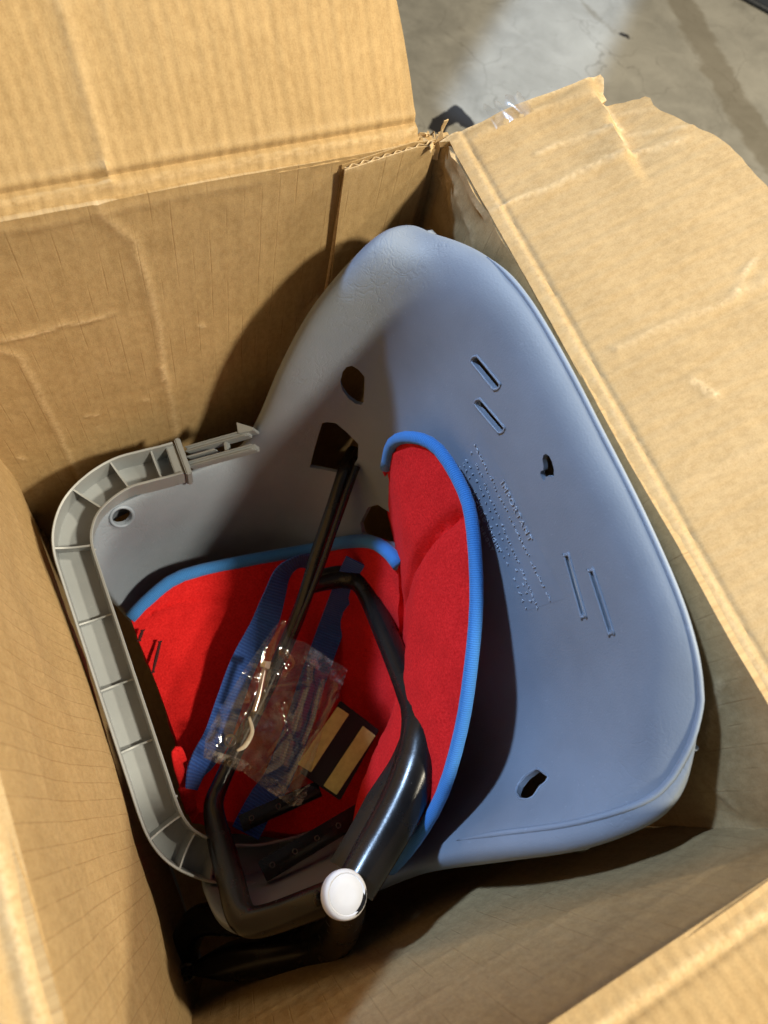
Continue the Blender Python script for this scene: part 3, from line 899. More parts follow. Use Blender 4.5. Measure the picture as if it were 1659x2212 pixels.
HOLES = [
    slot_px(1029, 781, 1069, 830, 8.5), slot_px(1036, 873, 1079, 924, 8),
    slot_px(1226, 1207, 1259, 1324, 5.2), slot_px(1279, 1240, 1318, 1360, 5.2),
    crop_px(1800, 1350, 2.37, [(795, 1085), (805, 1048), (828, 1036), (860, 1058), (885, 1110), (902, 1175), (903, 1240), (893, 1256), (865, 1252), (842, 1243), (826, 1258), (810, 1292), (795, 1268), (776, 1225), (780, 1197), (804, 1188), (806, 1150)]),
    crop_px(1000, 900, 1.659, [(580, 935), (605, 905), (640, 896), (680, 920), (722, 968), (722, 1050), (716, 1135), (700, 1152), (665, 1146), (615, 1108), (577, 1055), (564, 1000)]),
    crop_px(1000, 900, 1.659, [(445, 1272), (480, 1264), (535, 1272), (600, 1325), (660, 1385), (682, 1410), (678, 1500), (640, 1570), (610, 1606), (500, 1585), (365, 1560), (400, 1420)]),
    crop_px(1500, 2300, 1.0886, [(582, 890), (590, 862), (620, 825), (660, 798), (672, 796), (712, 826), (700, 850), (676, 868), (652, 905), (625, 918), (596, 914)]),
    ellipse_px(263, 1116, 22, 17, -0.35),
    [(778, 1130), (795, 1096), (815, 1090), (850, 1112), (858, 1175), (800, 1165), (782, 1150)],
]


def build_shell():
    R_, K_ = SP.shape[:2]

    def to_uv(X, Y):
        """picture point -> surface parameters (column, row) of the sitting surface"""
        d = (at(X, Y, 1.0) - CAMP).normalized()
        loc, n, fi, _ = bvh.ray_cast(CAMP, d)
        i_, j_ = divmod(fi, K_ - 1)
        p = np.array(loc); a, b, c, e = SP[i_, j_], SP[i_, j_ + 1], SP[i_ + 1, j_ + 1], SP[i_ + 1, j_]
        f = g = 0.5
        for _k in range(8):
            cur = (a * (1 - f) + b * f) * (1 - g) + (e * (1 - f) + c * f) * g
            du = (b - a) * (1 - g) + (c - e) * g; dv = (e - a) * (1 - f) + (c - b) * f
            A = np.stack([du, dv], 1); st = np.linalg.lstsq(A, p - cur, rcond=None)[0]
            f += st[0]; g += st[1]
        return (j_ + f, i_ + g)

    polys = []
    for poly in HOLES:
        dn_ = []
        for a, b in zip(poly, poly[1:] + poly[:1]):
            k = max(1, int(math.hypot(b[0] - a[0], b[1] - a[1]) / 9))
            dn_ += [(a[0] + (b[0] - a[0]) * t / k, a[1] + (b[1] - a[1]) * t / k) for t in range(k)]
        polys.append(np.array([to_uv(*q) for q in dn_]))

    def in_poly(Q, B):
        ins = np.zeros(len(Q), bool); x, y = Q[:, 0], Q[:, 1]
        for (x1, y1), (x2, y2) in zip(B, np.roll(B, -1, axis=0)):
            if y1 == y2: continue
            ins ^= ((y1 > y) != (y2 > y)) & (x < (x2 - x1) * (y - y1) / (y2 - y1) + x1)
        return ins
    G = np.array([(j_, i_) for i_ in range(R_) for j_ in range(K_)], dtype=float)
    keep = np.ones(len(G), bool)
    for B in polys:
        keep &= ~in_poly(G, B)
        keep &= seg_dist(G, list(B) + [B[0]]) > 0.22
    G = G[keep]
    pts = list(G); edges = []
    for B in polys:
        n0_ = len(pts); pts += list(B); k = len(B)
        edges += [(n0_ + q, n0_ + (q + 1) % k) for q in range(k)]
    r = delaunay_2d_cdt([Vector((float(p[0]), float(p[1]))) for p in pts], edges, [], 0, 1e-6)
    V2 = np.array([(v.x, v.y) for v in r[0]]); Fc = [tuple(f) for f in r[2]]
    cen = np.array([V2[list(f)].mean(0) for f in Fc])
    bad = np.zeros(len(Fc), bool)
    for B in polys: bad |= in_poly(cen, B)
    Fc = [f for f, b in zip(Fc, bad) if not b]
    jj = np.clip(np.floor(V2[:, 0]).astype(int), 0, K_ - 2); ii = np.clip(np.floor(V2[:, 1]).astype(int), 0, R_ - 2)
    f = (V2[:, 0] - jj)[:, None]; g = (V2[:, 1] - ii)[:, None]
    P3 = (SP[ii, jj] * (1 - f) + SP[ii, jj + 1] * f) * (1 - g) + (SP[ii + 1, jj] * (1 - f) + SP[ii + 1, jj + 1] * f) * g
    sm = from_arrays('shell', P3, Fc)
    cu = np.abs(V2[:, 0] / (K_ - 1) * 2 - 1); cv = V2[:, 1] / (R_ - 1)
    set_attr(sm, 'wing', np.clip((cu - 0.42) / 0.12, 0, 1) * np.where(V2[:, 0] > (K_ - 1) / 2, 1.0, 0.5))
    p, n = on_shell(1150, 1250)
    bb = BVHTree.FromPolygons([v.co.copy() for v in sm.vertices], Fc)
    if sm.polygons[bb.find_nearest(p)[2]].normal.dot(CAMP - p) < 0: sm.flip_normals()
    o = link('shell', sm, MAT['shell'], seat)
    solidify(o, 0.011 * H, -1.0)
    # raised lips around the holes, laid on the surface
    def lip(poly, grow, r):
        cx = sum(q[0] for q in poly) / len(poly); cy = sum(q[1] for q in poly) / len(poly)
        ring = []
        for x, y in poly:
            L = math.hypot(x - cx, y - cy)
            a, b = on_shell(x + (x - cx) / L * grow, y + (y - cy) / L * grow)
            ring.append(a + b * r * 0.1)
        ring += ring[:2]
        link('hole_lip', tube_mesh('hole_lip', ring, r, 8, 3, cap=False), MAT['bead'], seat)
    for i in (0, 1, 2, 3): lip(HOLES[i], 3.5, 0.0009)
    lip(HOLES[8], 3, 0.0016)
    lip(HOLES[7], 2.5, 0.0008)
    # rolled bead along the top edge
    K = SP.shape[1]
    row = [Vector(SP[i, 18]) for i in range(52, 17, -3)] + [Vector(SP[12, 20])] + [Vector(SP[8, j]) for j in range(25, K - 32, 3)]
    link('edge_bead', tube_mesh('edge_bead', row, [0.0004, 0.0012] + [0.0020] * (len(row) - 4) + [0.0012, 0.0004], 10, 3), MAT['bead'], seat)
    return o


build_shell()


# moulded lettering on the backrest: baseline runs across the seat, letters stand towards the top edge
def build_lettering():
    p0, n0 = on_shell(1110, 1170)
    pa, _ = on_shell(1083, 1052); pb_, _ = on_shell(1158, 1178)
    base_dir = (pb_ - pa).normalized(); up_dir = n0.cross(base_dir).normalized()
    ptop, _ = on_shell(1230, 1110)
    if up_dir.dot(ptop - p0) < 0: up_dir = -up_dir

    def drop(pt, lift):
        h = bvh.ray_cast(pt + n0 * 0.03, -n0)
        return (h[0] + n0 * lift) if h[0] is not None else pt

    # smooth label field
    cs = [on_shell(*q)[0] for q in crop_px(1750, 1650, 2.602, [(365, 120), (1235, 1840), (850, 1960), (90, 540)])]
    P = np.zeros((30, 16, 3))
    for i in range(30):
        for j in range(16):
            f, g = i / 29, j / 15
            q = (cs[0].lerp(cs[1], f)).lerp(cs[3].lerp(cs[2], f), g)
            P[i, j] = drop(q, 0.00012)
    o = link('label_field', grid_mesh('label_field', P), MAT['label'], seat)

    def word(txt, start, size, d=None, name='raised_letters'):
        cu = bpy.data.curves.new('txt', 'FONT'); cu.body = txt; cu.size = size; cu.extrude = 0.0004; cu.space_character = 1.25
        to = bpy.data.objects.new('txt', cu); C.objects.link(to)
        bpy.context.view_layer.update()
        me = bpy.data.meshes.new_from_object(to.evaluated_get(bpy.context.evaluated_depsgraph_get()))
        bpy.data.objects.remove(to); bpy.data.curves.remove(cu)
        bd = base_dir if d is None else d
        ud = n0.cross(bd).normalized()
        if ud.dot(up_dir) < 0: ud = -ud
        for v in me.vertices:
            q = start + bd * v.co.x + ud * v.co.y
            v.co = drop(q, 0.0006 + v.co.z)
        link(name, me, MAT['letter'], seat, False)

    def span(a, b):
        A = on_shell(*a)[0]; B = on_shell(*b)[0]
        return A, (B - A).normalized(), (B - A).length
    cp = lambda *pts: crop_px(1750, 1650, 2.602, pts)
    a, b = cp((580, 650), (875, 1255)); A, d, L = span(a, b); word('IMPORTANT', A, L / 6.6, d)
    a, b = cp((140, 500), (590, 1420)); A, d, L = span(a, b); word('MAXIMUM CHILD WEIGHT', A, L / 15.2, d)
    a, b = cp((105, 560), (520, 1420)); A, d, L = span(a, b); word('MAXIMUM CHILD HEIGHT', A, L / 15.2, d)
    # the small print: worn strokes, nothing readable left
    bm = bmesh.new(); r = random.Random(11)
    for (sx, sy), (tx, ty), step in ((( 305, 265), (1085, 1880), 30), ((262, 330), (960, 1960), 34), ((215, 390), (890, 1900), 62), ((175, 440), (890, 2060), 62)):
        a, b = crop_px(1750, 1650, 2.602, [(sx, sy), (tx, ty)]); A, d, L = span(a, b)
        ud = n0.cross(d).normalized()
        if ud.dot(up_dir) < 0: ud = -ud
        k = int(L / (step * 0.000042 * 2.2))
        for i in range(k):
            if r.random() < 0.16: continue
            c = A + d * (L * (i + 0.5) / k)
            for s_ in range(r.choice((1, 2, 2))):
                th = r.choice((0.1, 1.2, 1.57, 2.2, 0.7)); ln = r.uniform(0.0009, 0.0020); w_ = 0.00032
                c2 = c + ud * r.uniform(0.0002, 0.0022) + d * r.uniform(-0.0008, 0.0008)
                e1 = d * math.cos(th) + ud * math.sin(th); e2 = n0.cross(e1)
                vs = []
                for lz in (0.0003, 0.0010):
                    for (aa, bb) in ((-ln, -w_), (ln, -w_), (ln, w_), (-ln, w_)):
                        vs.append(bm.verts.new(drop(c2 + e1 * aa * 0.6 + e2 * bb, lz)))
                bm.faces.new(vs[4:8])
                for q in range(4): bm.faces.new((vs[q], vs[(q + 1) % 4], vs[4 + (q + 1) % 4], vs[4 + q]))
    bmesh.ops.recalc_face_normals(bm, faces=bm.faces[:])
    me = bpy.data.meshes.new('small_print'); bm.to_mesh(me); bm.free()
    o = link('small_print', me, MAT['letter'], seat, False); o['kind'] = 'stuff'


build_lettering()


# ------------------------------------------------------------------ red seat pad
def build_pad():
    pad = thing('seat_pad', 'red fleece seat pad with blue knit binding folded inside the seat', 'seat pad', W(0.2, 0.3, 2.4))

    def puffy(name, rows, sub_r, sub_c, thick, seams, seed, puff=0.0):
        """rows: list of lists of Vectors; smooth surface through them"""
        A = np.array([[list(p) for p in r] for r in rows])
        ac = np.array([catmull(r, sub_c) for r in A])
        S = np.array([catmull(ac[:, j], sub_r) for j in range(ac.shape[1])]).transpose(1, 0, 2)
        # normals
        du = np.gradient(S, axis=0); dv = np.gradient(S, axis=1); N = np.cross(du, dv); N /= np.linalg.norm(N, axis=2)[..., None]
        cp = np.array(CAMP)
        if (N * (cp - S)).sum() < 0: N = -N
        flat = S.reshape(-1, 3); nf = N.reshape(-1, 3)
        # seams given in picture-independent surface parameters (row, col) 0..1
        R_, K_ = S.shape[:2]
        uv = np.stack(np.meshgrid(np.linspace(0, 1, K_), np.linspace(0, 1, R_)), -1).reshape(-1, 2)
        h = np.array([noise.fractal(Vector(p) * 22 + Vector((seed, 0, 0)), 0.6, 2.0, 3) for p in flat]) * 0.0022
        h += puff * np.sin(np.pi * np.clip(uv[:, 1] / 0.6, 0, 1)) * np.clip(np.minimum(uv[:, 0], 1 - uv[:, 0]) / 0.1, 0, 1)
        for poly, amp, wd in seams:
            d = seg_dist(uv, poly)
            h -= (amp * np.exp(-(d / wd) ** 2) + amp * 0.35 * np.exp(-(d / (wd * 3.2)) ** 2)) * np.clip(uv[:, 1] / 0.10, 0, 1)
        flat = flat + nf * h[:, None]
        me = grid_mesh(name, flat.reshape(S.shape))
        f0 = me.polygons[len(me.polygons) // 2]
        if f0.normal.dot(Vector(nf[len(nf) // 2])) < 0: me.flip_normals()
        o = link(name, me, MAT['red'], pad)
        solidify(o, thick, -1.0)
        return o, flat.reshape(S.shape)

    def pt(x, y, d): return at(x, y, d)
    # back cushion: top edge (bound in blue) -> belly -> fold -> down to the seat
    top = [(833, 1010, 1.52), (848, 957, 1.42), (893, 945, 1.33), (948, 972, 1.29), (1002, 1062, 1.275), (1022, 1150, 1.28), (1029, 1300, 1.32), (1016, 1450, 1.37), (995, 1580, 1.44), (955, 1715, 1.53), (898, 1815, 1.64), (842, 1880, 1.78), (806, 1905, 1.88)]
    mid = [(834, 1022, 1.56), (850, 975, 1.48), (885, 985, 1.42), (925, 1040, 1.39), (955, 1130, 1.39), (965, 1210, 1.40), (965, 1330, 1.44), (955, 1460, 1.49), (935, 1580, 1.56), (900, 1700, 1.65), (858, 1790, 1.75), (818, 1855, 1.86), (796, 1885, 1.93)]
    m2 = [(835, 1035, 1.61), (848, 1010, 1.56), (862, 1050, 1.54), (880, 1120, 1.53), (895, 1200, 1.54), (900, 1280, 1.56), (902, 1380, 1.60), (890, 1490, 1.65), (862, 1590, 1.71), (828, 1690, 1.79), (805, 1765, 1.86), (790, 1820, 1.93), (785, 1862, 1.98)]
    low = [(836, 1050, 1.72), (836, 1075, 1.72), (842, 1130, 1.75), (853, 1200, 1.78), (862, 1270, 1.80), (868, 1340, 1.82), (868, 1430, 1.84), (848, 1530, 1.87), (812, 1620, 1.90), (782, 1700, 1.94), (766, 1765, 1.98), (764, 1815, 2.02), (772, 1850, 2.05)]
    bot = [(x + 14, y + 12, d + 0.20) for x, y, d in low]
    bt2 = [(x + 6, y + 10, d + 0.42) for x, y, d in low]
    rows = [[pt(*q) for q in r] for r in (top, mid, m2, low, bot, bt2)]
    seams = [([(0.365, 0.0), (0.345, 0.22), (0.36, 0.40), (0.40, 0.52), (0.50, 0.50), (0.60, 0.52)], 0.0100, 0.014),
             ([(0.80, 0.0), (0.79, 0.2), (0.80, 0.5)], 0.0022, 0.012)]
    inset = []
    for a_, b_ in zip(top, mid):
        L_ = math.hypot(b_[0] - a_[0], b_[1] - a_[1]); k_ = min(0.6, 11 / max(L_, 1))
        inset.append(tuple(a_[i] + (b_[i] - a_[i]) * k_ for i in range(3)))
    rows[0] = [pt(*q) for q in inset]
    o, S = puffy('back_cushion', rows, 8, 10, 0.004, seams, 2.0, 0.008)

    def binding(name, S_row, nrm_in, r):
        pts = [Vector(p) for p in S_row]
        return link(name, tube_mesh(name, pts, r, 14, 3), MAT['blue_bind'], pad)
    e = [at(x, y, d + 0.012) for x, y, d in top]
    binding('binding', e, None, 0.0050)

    # seat cushion
    edge = [(282, 1336, 2.050), (330, 1287, 2.040), (395, 1243, 2.040), (530, 1212, 2.050), (668, 1187, 2.070), (740, 1172, 2.090), (800, 1170, 2.110), (838, 1192, 2.140), (862, 1221, 2.170)]
    r1 = [(300, 1385, 2.060), (350, 1340, 2.060), (410, 1300, 2.070), (530, 1275, 2.090), (650, 1255, 2.110), (735, 1240, 2.130), (800, 1240, 2.150), (838, 1260, 2.170), (862, 1285, 2.200)]
    r2 = [(335, 1470, 2.090), (390, 1430, 2.090), (455, 1400, 2.110), (550, 1385, 2.150), (640, 1375, 2.170), (725, 1370, 2.190), (795, 1375, 2.210), (838, 1390, 2.220), (862, 1405, 2.230)]
    r3 = [(375, 1580, 2.090), (425, 1555, 2.110), (490, 1540, 2.150), (570, 1530, 2.190), (650, 1525, 2.210), (725, 1520, 2.220), (790, 1520, 2.230), (833, 1530, 2.240), (857, 1540, 2.250)]
    r4 = [(405, 1680, 2.070), (455, 1675, 2.110), (515, 1670, 2.160), (585, 1665, 2.190), (655, 1660, 2.210), (725, 1655, 2.220), (785, 1650, 2.230), (823, 1650, 2.240), (847, 1655, 2.250)]
    r5 = [(430, 1755, 2.030), (480, 1770, 2.070), (535, 1785, 2.110), (600, 1795, 2.140), (665, 1792, 2.160), (725, 1780, 2.180), (775, 1765, 2.190), (808, 1755, 2.210), (832, 1755, 2.220)]
    def over_shell(x, y, d):
        p_, _n = on_shell(x, y)
        return at(x, y, min(d, (hcoord(p_)[2] if p_ is not None else 9) - 0.045))
    rows = [[over_shell(*q) for q in r] for r in (edge, r1, r2, r3, r4, r5)]
    seams = [([(0.08, 0.10), (0.3, 0.22), (0.55, 0.30), (0.9, 0.33)], 0.0030, 0.010), ([(0.62, 0.3), (0.64, 0.6), (0.66, 0.95)], 0.003, 0.012),
             ([(0.35, 0.55), (0.42, 0.8), (0.45, 1.0)], 0.006, 0.05)]
    so, SS = puffy('seat_cushion', rows, 9, 9, 0.014, seams, 7.0)
    global pad_bvh
    pad_bvh = BVHTree.FromPolygons([v.co.copy() for v in so.data.vertices], [tuple(p.vertices) for p in so.data.polygons])
    binding('binding', [over_shell(x, y, d + 0.008) for x, y, d in edge], None, 0.0066)
    # buttonhole slits with dark stitching
    for a, b, dd in (((346, 1386), (330, 1452), 2.050), ((308, 1362), (300, 1384), 2.035)):
        P = [at(a[0] + (b[0] - a[0]) * f, a[1] + (b[1] - a[1]) * f, dd - 0.004) for f in (0, 0.33, 0.66, 1)]
        link('buttonhole', tube_mesh('buttonhole', P, [0.0012, 0.0016, 0.0016, 0.001], 8, 4), MAT['thread'], pad)
        for f in np.linspace(0.0, 1.0, 2):
            c = at(a[0] + (b[0] - a[0]) * f, a[1] + (b[1] - a[1]) * f, dd - 0.006)
            link('stitch', tube_mesh('stitch', [c + Vector((-0.002, 0.0006, 0)), c, c + Vector((0.002, -0.0004, 0))], 0.0008, 6, 3), MAT['thread'], pad)
    # small red fabric loop by the safety bar
    loop = [(392, 1645, 1.98), (386, 1628, 1.96), (380, 1622, 1.95), (384, 1650, 1.97), (396, 1690, 2.0), (402, 1720, 2.03)]
    link('fabric_loop', tube_mesh('fabric_loop', [at(*q) for q in loop], 0.0052, 10, 6, flat=0.45), MAT['red'], pad)
    link('fabric_loop', tube_mesh('fabric_loop', [at(398, 1700, 2.0), at(406, 1725, 2.03), at(415, 1752, 2.05)], 0.006, 10, 6, flat=0.5), MAT['red'], pad)


build_pad()


# ------------------------------------------------------------------ blue harness webbing
def build_harness():
    h = thing('harness', 'dark blue woven harness straps lying over the red seat pad', 'harness', at(560, 1500, 2.25))

    def ribbon(px, width, seed):
        def lie(x, y, d):
            hit = pad_bvh.ray_cast(CAMP, (at(x, y, 1.0) - CAMP).normalized())
            return at(x, y, min(d, hcoord(hit[0])[2] - 0.022) if hit[0] is not None else d)
        c = catmull([lie(x, y, d) for x, y, d, _ in px], 12)
        ang = catmull([(a,) for *_, a in px], 12)[:, 0]
        T = np.gradient(c, axis=0); T /= np.linalg.norm(T, axis=1)[:, None]
        view = np.array(CAMP) - c; view /= np.linalg.norm(view, axis=1)[:, None]
        side = np.cross(T, view); side /= np.linalg.norm(side, axis=1)[:, None]
        s = np.concatenate([[0], np.cumsum(np.linalg.norm(np.diff(c, axis=0), axis=1))])
        P = np.zeros((len(c), 7, 3)); UV = np.zeros((len(c), 7, 2))
        for j in range(7):
            f = (j / 6 - 0.5)
            off = side * np.cos(ang)[:, None] + view * np.sin(ang)[:, None]
            P[:, j] = c + off * width * f
            UV[:, j, 0] = s; UV[:, j, 1] = f * width
        o = link('strap', grid_mesh('strap', P, UV), MAT['strap'], h); solidify(o, 0.0016, 0)
    ribbon([(672, 1212, 2.010, 0.9), (640, 1215, 1.970, 1.1), (610, 1240, 1.960, 0.9), (592, 1290, 1.970, 0.6), (570, 1350, 1.990, 0.1), (528, 1430, 2.010, 0.0), (498, 1510, 2.030, 0.0), (470, 1590, 2.030, 0.1), (440, 1640, 2.020, 0.5), (424, 1668, 2.010, 0.9), (414, 1705, 2.000, 1.2)], 0.026, 1)
    ribbon([(775, 1215, 2.10, 0.2), (758, 1250, 2.12, 0.2), (742, 1285, 2.130, 0.4), (722, 1340, 2.130, 0.2), (700, 1400, 2.140, 0.0), (672, 1480, 2.150, 0.0), (640, 1580, 2.160, 0.0), (600, 1680, 2.130, 0.0), (570, 1725, 2.100, 0.0), (545, 1770, 2.080, 0.1), (530, 1800, 2.080, 0.2)], 0.028, 2)


build_harness()


# ------------------------------------------------------------------ grey safety bar
def build_bar():
    bar = thing('safety_bar', 'light grey ribbed plastic safety bar with a snap-in clip along the left box wall', 'safety bar', at(260, 1480, 1.9))
    path = [(384, 988, 1.70), (352, 997, 1.70), (312, 1007, 1.70), (262, 1022, 1.705), (213, 1053, 1.71), (176, 1092, 1.72), (158, 1138, 1.73), (158, 1184, 1.74), (178, 1250, 1.755), (222, 1384, 1.79), (270, 1530, 1.83), (318, 1675, 1.87), (342, 1748, 1.89), (362, 1793, 1.90), (392, 1828, 1.92), (436, 1852, 1.94), (490, 1866, 1.97), (560, 1866, 2.02), (640, 1848, 2.08), (720, 1822, 2.14)]
    c = catmull([at(*q) for q in path], 9)
    T = np.gradient(c, axis=0); T /= np.linalg.norm(T, axis=1)[:, None]
    up = np.array([0.10, -0.05, 1.0]); up = up - T * (T @ up)[:, None]; up /= np.linalg.norm(up, axis=1)[:, None]
    S = np.cross(T, up)                       # outward or inward
    cen = c.mean(axis=0)
    if ((c - cen) * S).sum() < 0: S = -S
    w = 0.0165; hgt = 0.026; t = 0.0022
    # U section (s, u): outside wall up, inside wall down
    sec = [(w, 0.0), (w - t * 0.3, 0.0008), (w - t, 0.0), (w - t - 0.0012, -hgt + t), (-(w - t - 0.0012), -hgt + t), (-(w - t), 0.0), (-(w - t * 0.3), 0.0008), (-w, 0.0), (-w + 0.001, -hgt), (w - 0.001, -hgt)]
    P = np.zeros((len(c), len(sec), 3))
    for j, (s, u) in enumerate(sec): P[:, j] = c + S * s + up * u
    me = grid_mesh('channel', P, None, closed_u=True)
    bm = bmesh.new(); bm.from_mesh(me); bm.verts.ensure_lookup_table()
    k = len(sec)
    bm.faces.new([bm.verts[i] for i in (2, 3, 9, 0)]) if False else None
    bmesh.ops.recalc_face_normals(bm, faces=bm.faces[:]); bm.to_mesh(me); bm.free()
    link('channel', me, MAT['bar'], bar, True, 30)

    def nearest(px):
        p = np.array(at(*px)); return int(np.argmin(np.linalg.norm(c - p, axis=1)))

    def plate(i, s0, s1, dep0, dep1, th, tilt=0.0, name='rib', dip=0.004):
        bm = bmesh.new()
        q = Vector(c[i]); Ts = Vector(T[i]); Ss = Vector(S[i]); U = Vector(up[i])
        n = 9; tops = []; front = []
        for sgn in (-1, 1):
            rowt = []; rowb = []
            for j in range(n):
                f = j / (n - 1); s = s0 + (s1 - s0) * f
                dd = dep0 + dip * math.sin(math.pi * f)
                rowt.append(bm.verts.new(q + Ss * s + U * (-dd) + Ts * (sgn * th / 2 + tilt * f)))
                rowb.append(bm.verts.new(q + Ss * s + U * (-dep1) + Ts * (sgn * th / 2 + tilt * f)))
            for j in range(n - 1): bm.faces.new((rowt[j], rowt[j + 1], rowb[j + 1], rowb[j]))
            tops.append(rowt); front.append(rowb)
        for j in range(n - 1): bm.faces.new((tops[0][j], tops[0][j + 1], tops[1][j + 1], tops[1][j]))
        bmesh.ops.recalc_face_normals(bm, faces=bm.faces[:])
        me = bpy.data.meshes.new(name); bm.to_mesh(me); bm.free()
        link(name, me, MAT['bar'], bar, True, 30)
    wi = w - t * 0.8
    for px, dep, tilt in (((340, 1000, 1.70), 0.003, 0.002), ((262, 1022, 1.705), 0.001, 0.004), ((190, 1075, 1.715), 0.001, 0.003), ((159, 1186, 1.74), 0.001, -0.003),
                          ((205, 1333, 1.78), 0.012, 0), ((252, 1477, 1.82), 0.012, 0), ((298, 1616, 1.855), 0.012, 0), ((358, 1785, 1.90), 0.001, 0.003), ((400, 1834, 1.925), 0.002, 0.006), ((470, 1862, 1.96), 0.004, 0.0), ((640, 1848, 2.08), 0.003, 0)):
        plate(nearest(px), -wi, wi, dep, hgt - t * 0.5, 0.0016, tilt)

    # end block and snap clip at the far end
    i0 = 0
    q = Vector(c[0]); Ts = -Vector(T[0]); Ss = Vector(S[0]); U = Vector(up[0])

    def box(name, lo, hi, bev=0.0008, shear=None, parent=bar):
        bm = bmesh.new(); bmesh.ops.create_cube(bm, size=1.0)
        for v in bm.verts:
            f = v.co + Vector((0.5, 0.5, 0.5))
            a = lo[0] + (hi[0] - lo[0]) * f.x; b = lo[1] + (hi[1] - lo[1]) * f.y; u = lo[2] + (hi[2] - lo[2]) * f.z
            if shear: a, b, u = shear(a, b, u, f)
            v.co = q + Ts * a + Ss * b + U * u
        if bev: bmesh.ops.bevel(bm, geom=bm.edges[:], offset=bev, segments=2, affect='EDGES')
        me = bpy.data.meshes.new(name); bm.to_mesh(me); bm.free()
        return link(name, me, MAT['bar'], parent, True, 30)
    box('end_block', (-0.007, -w + 0.0005, -hgt + 0.001), (0.002, w - 0.0005, -0.004))
    box('end_flange', (0.002, -w - 0.0022, -hgt - 0.001), (0.0075, w + 0.0022, 0.0010), 0.0012)
    L = 0.062
    tip = at(543, 944, 1.62); base = q + Ts * 0.006
    ax = (tip - base); L = ax.length; Ts = ax.normalized(); Ss = (Ss - Ts * Ss.dot(Ts)).normalized(); U = Ss.cross(Ts) if Ss.cross(Ts).dot(U) > 0 else -Ss.cross(Ts)
    q = base
    # two springy arms, each a rail with raised edges, and an arrow barb
    for sg, ln in ((1, 0.93), (-1, 1.0)):
        clip = box('snap_arm', (0, sg * 0.0074 - 0.0028, -0.016), (L * ln, sg * 0.0074 + 0.0028, -0.006), 0.0007,
            lambda a, b, u, f, sg=sg: (a, b + sg * 0.0020 * math.sin(f.x * 3.1) if f.x > 0 else b, u))
        for off in (-0.0021, 0.0021):
            box('arm_ridge', (0, sg * 0.0074 + off - 0.0005, -0.007), (L * ln * 0.96, sg * 0.0074 + off + 0.0005, -0.0035), 0.0002, None)
    box('arm_bridge', (L * 0.55, -0.005, -0.014), (L * 0.60, 0.005, -0.006), 0.0006)
    box('guide_rib', (0, -0.0008, -0.016), (L * 0.42, 0.0008, -0.0045), 0.0003)
    box('snap_barb', (L * 0.80, 0.0080, -0.017), (L * 1.03, 0.0190, -0.003), 0.0005,
        lambda a, b, u, f: (a, 0.0065 + (b - 0.0065) * (1.0 if f.x < 0.5 else 0.25), u))
    # moulding nib on the inner wall
    for px in ((222, 1192, 1.74), (394, 1745, 1.89)):
        bm = bmesh.new(); bmesh.ops.create_icosphere(bm, subdivisions=2, radius=0.0013)
        i = nearest((px[0] - 55, px[1], px[2])); cc = Vector(c[i]) - Vector(S[i]) * (w + 0.0002) - Vector(up[i]) * 0.004
        for v in bm.verts: v.co += cc
        me = bpy.data.meshes.new('moulding_nib'); bm.to_mesh(me); bm.free(); link('moulding_nib', me, MAT['bar'], bar)


build_bar()


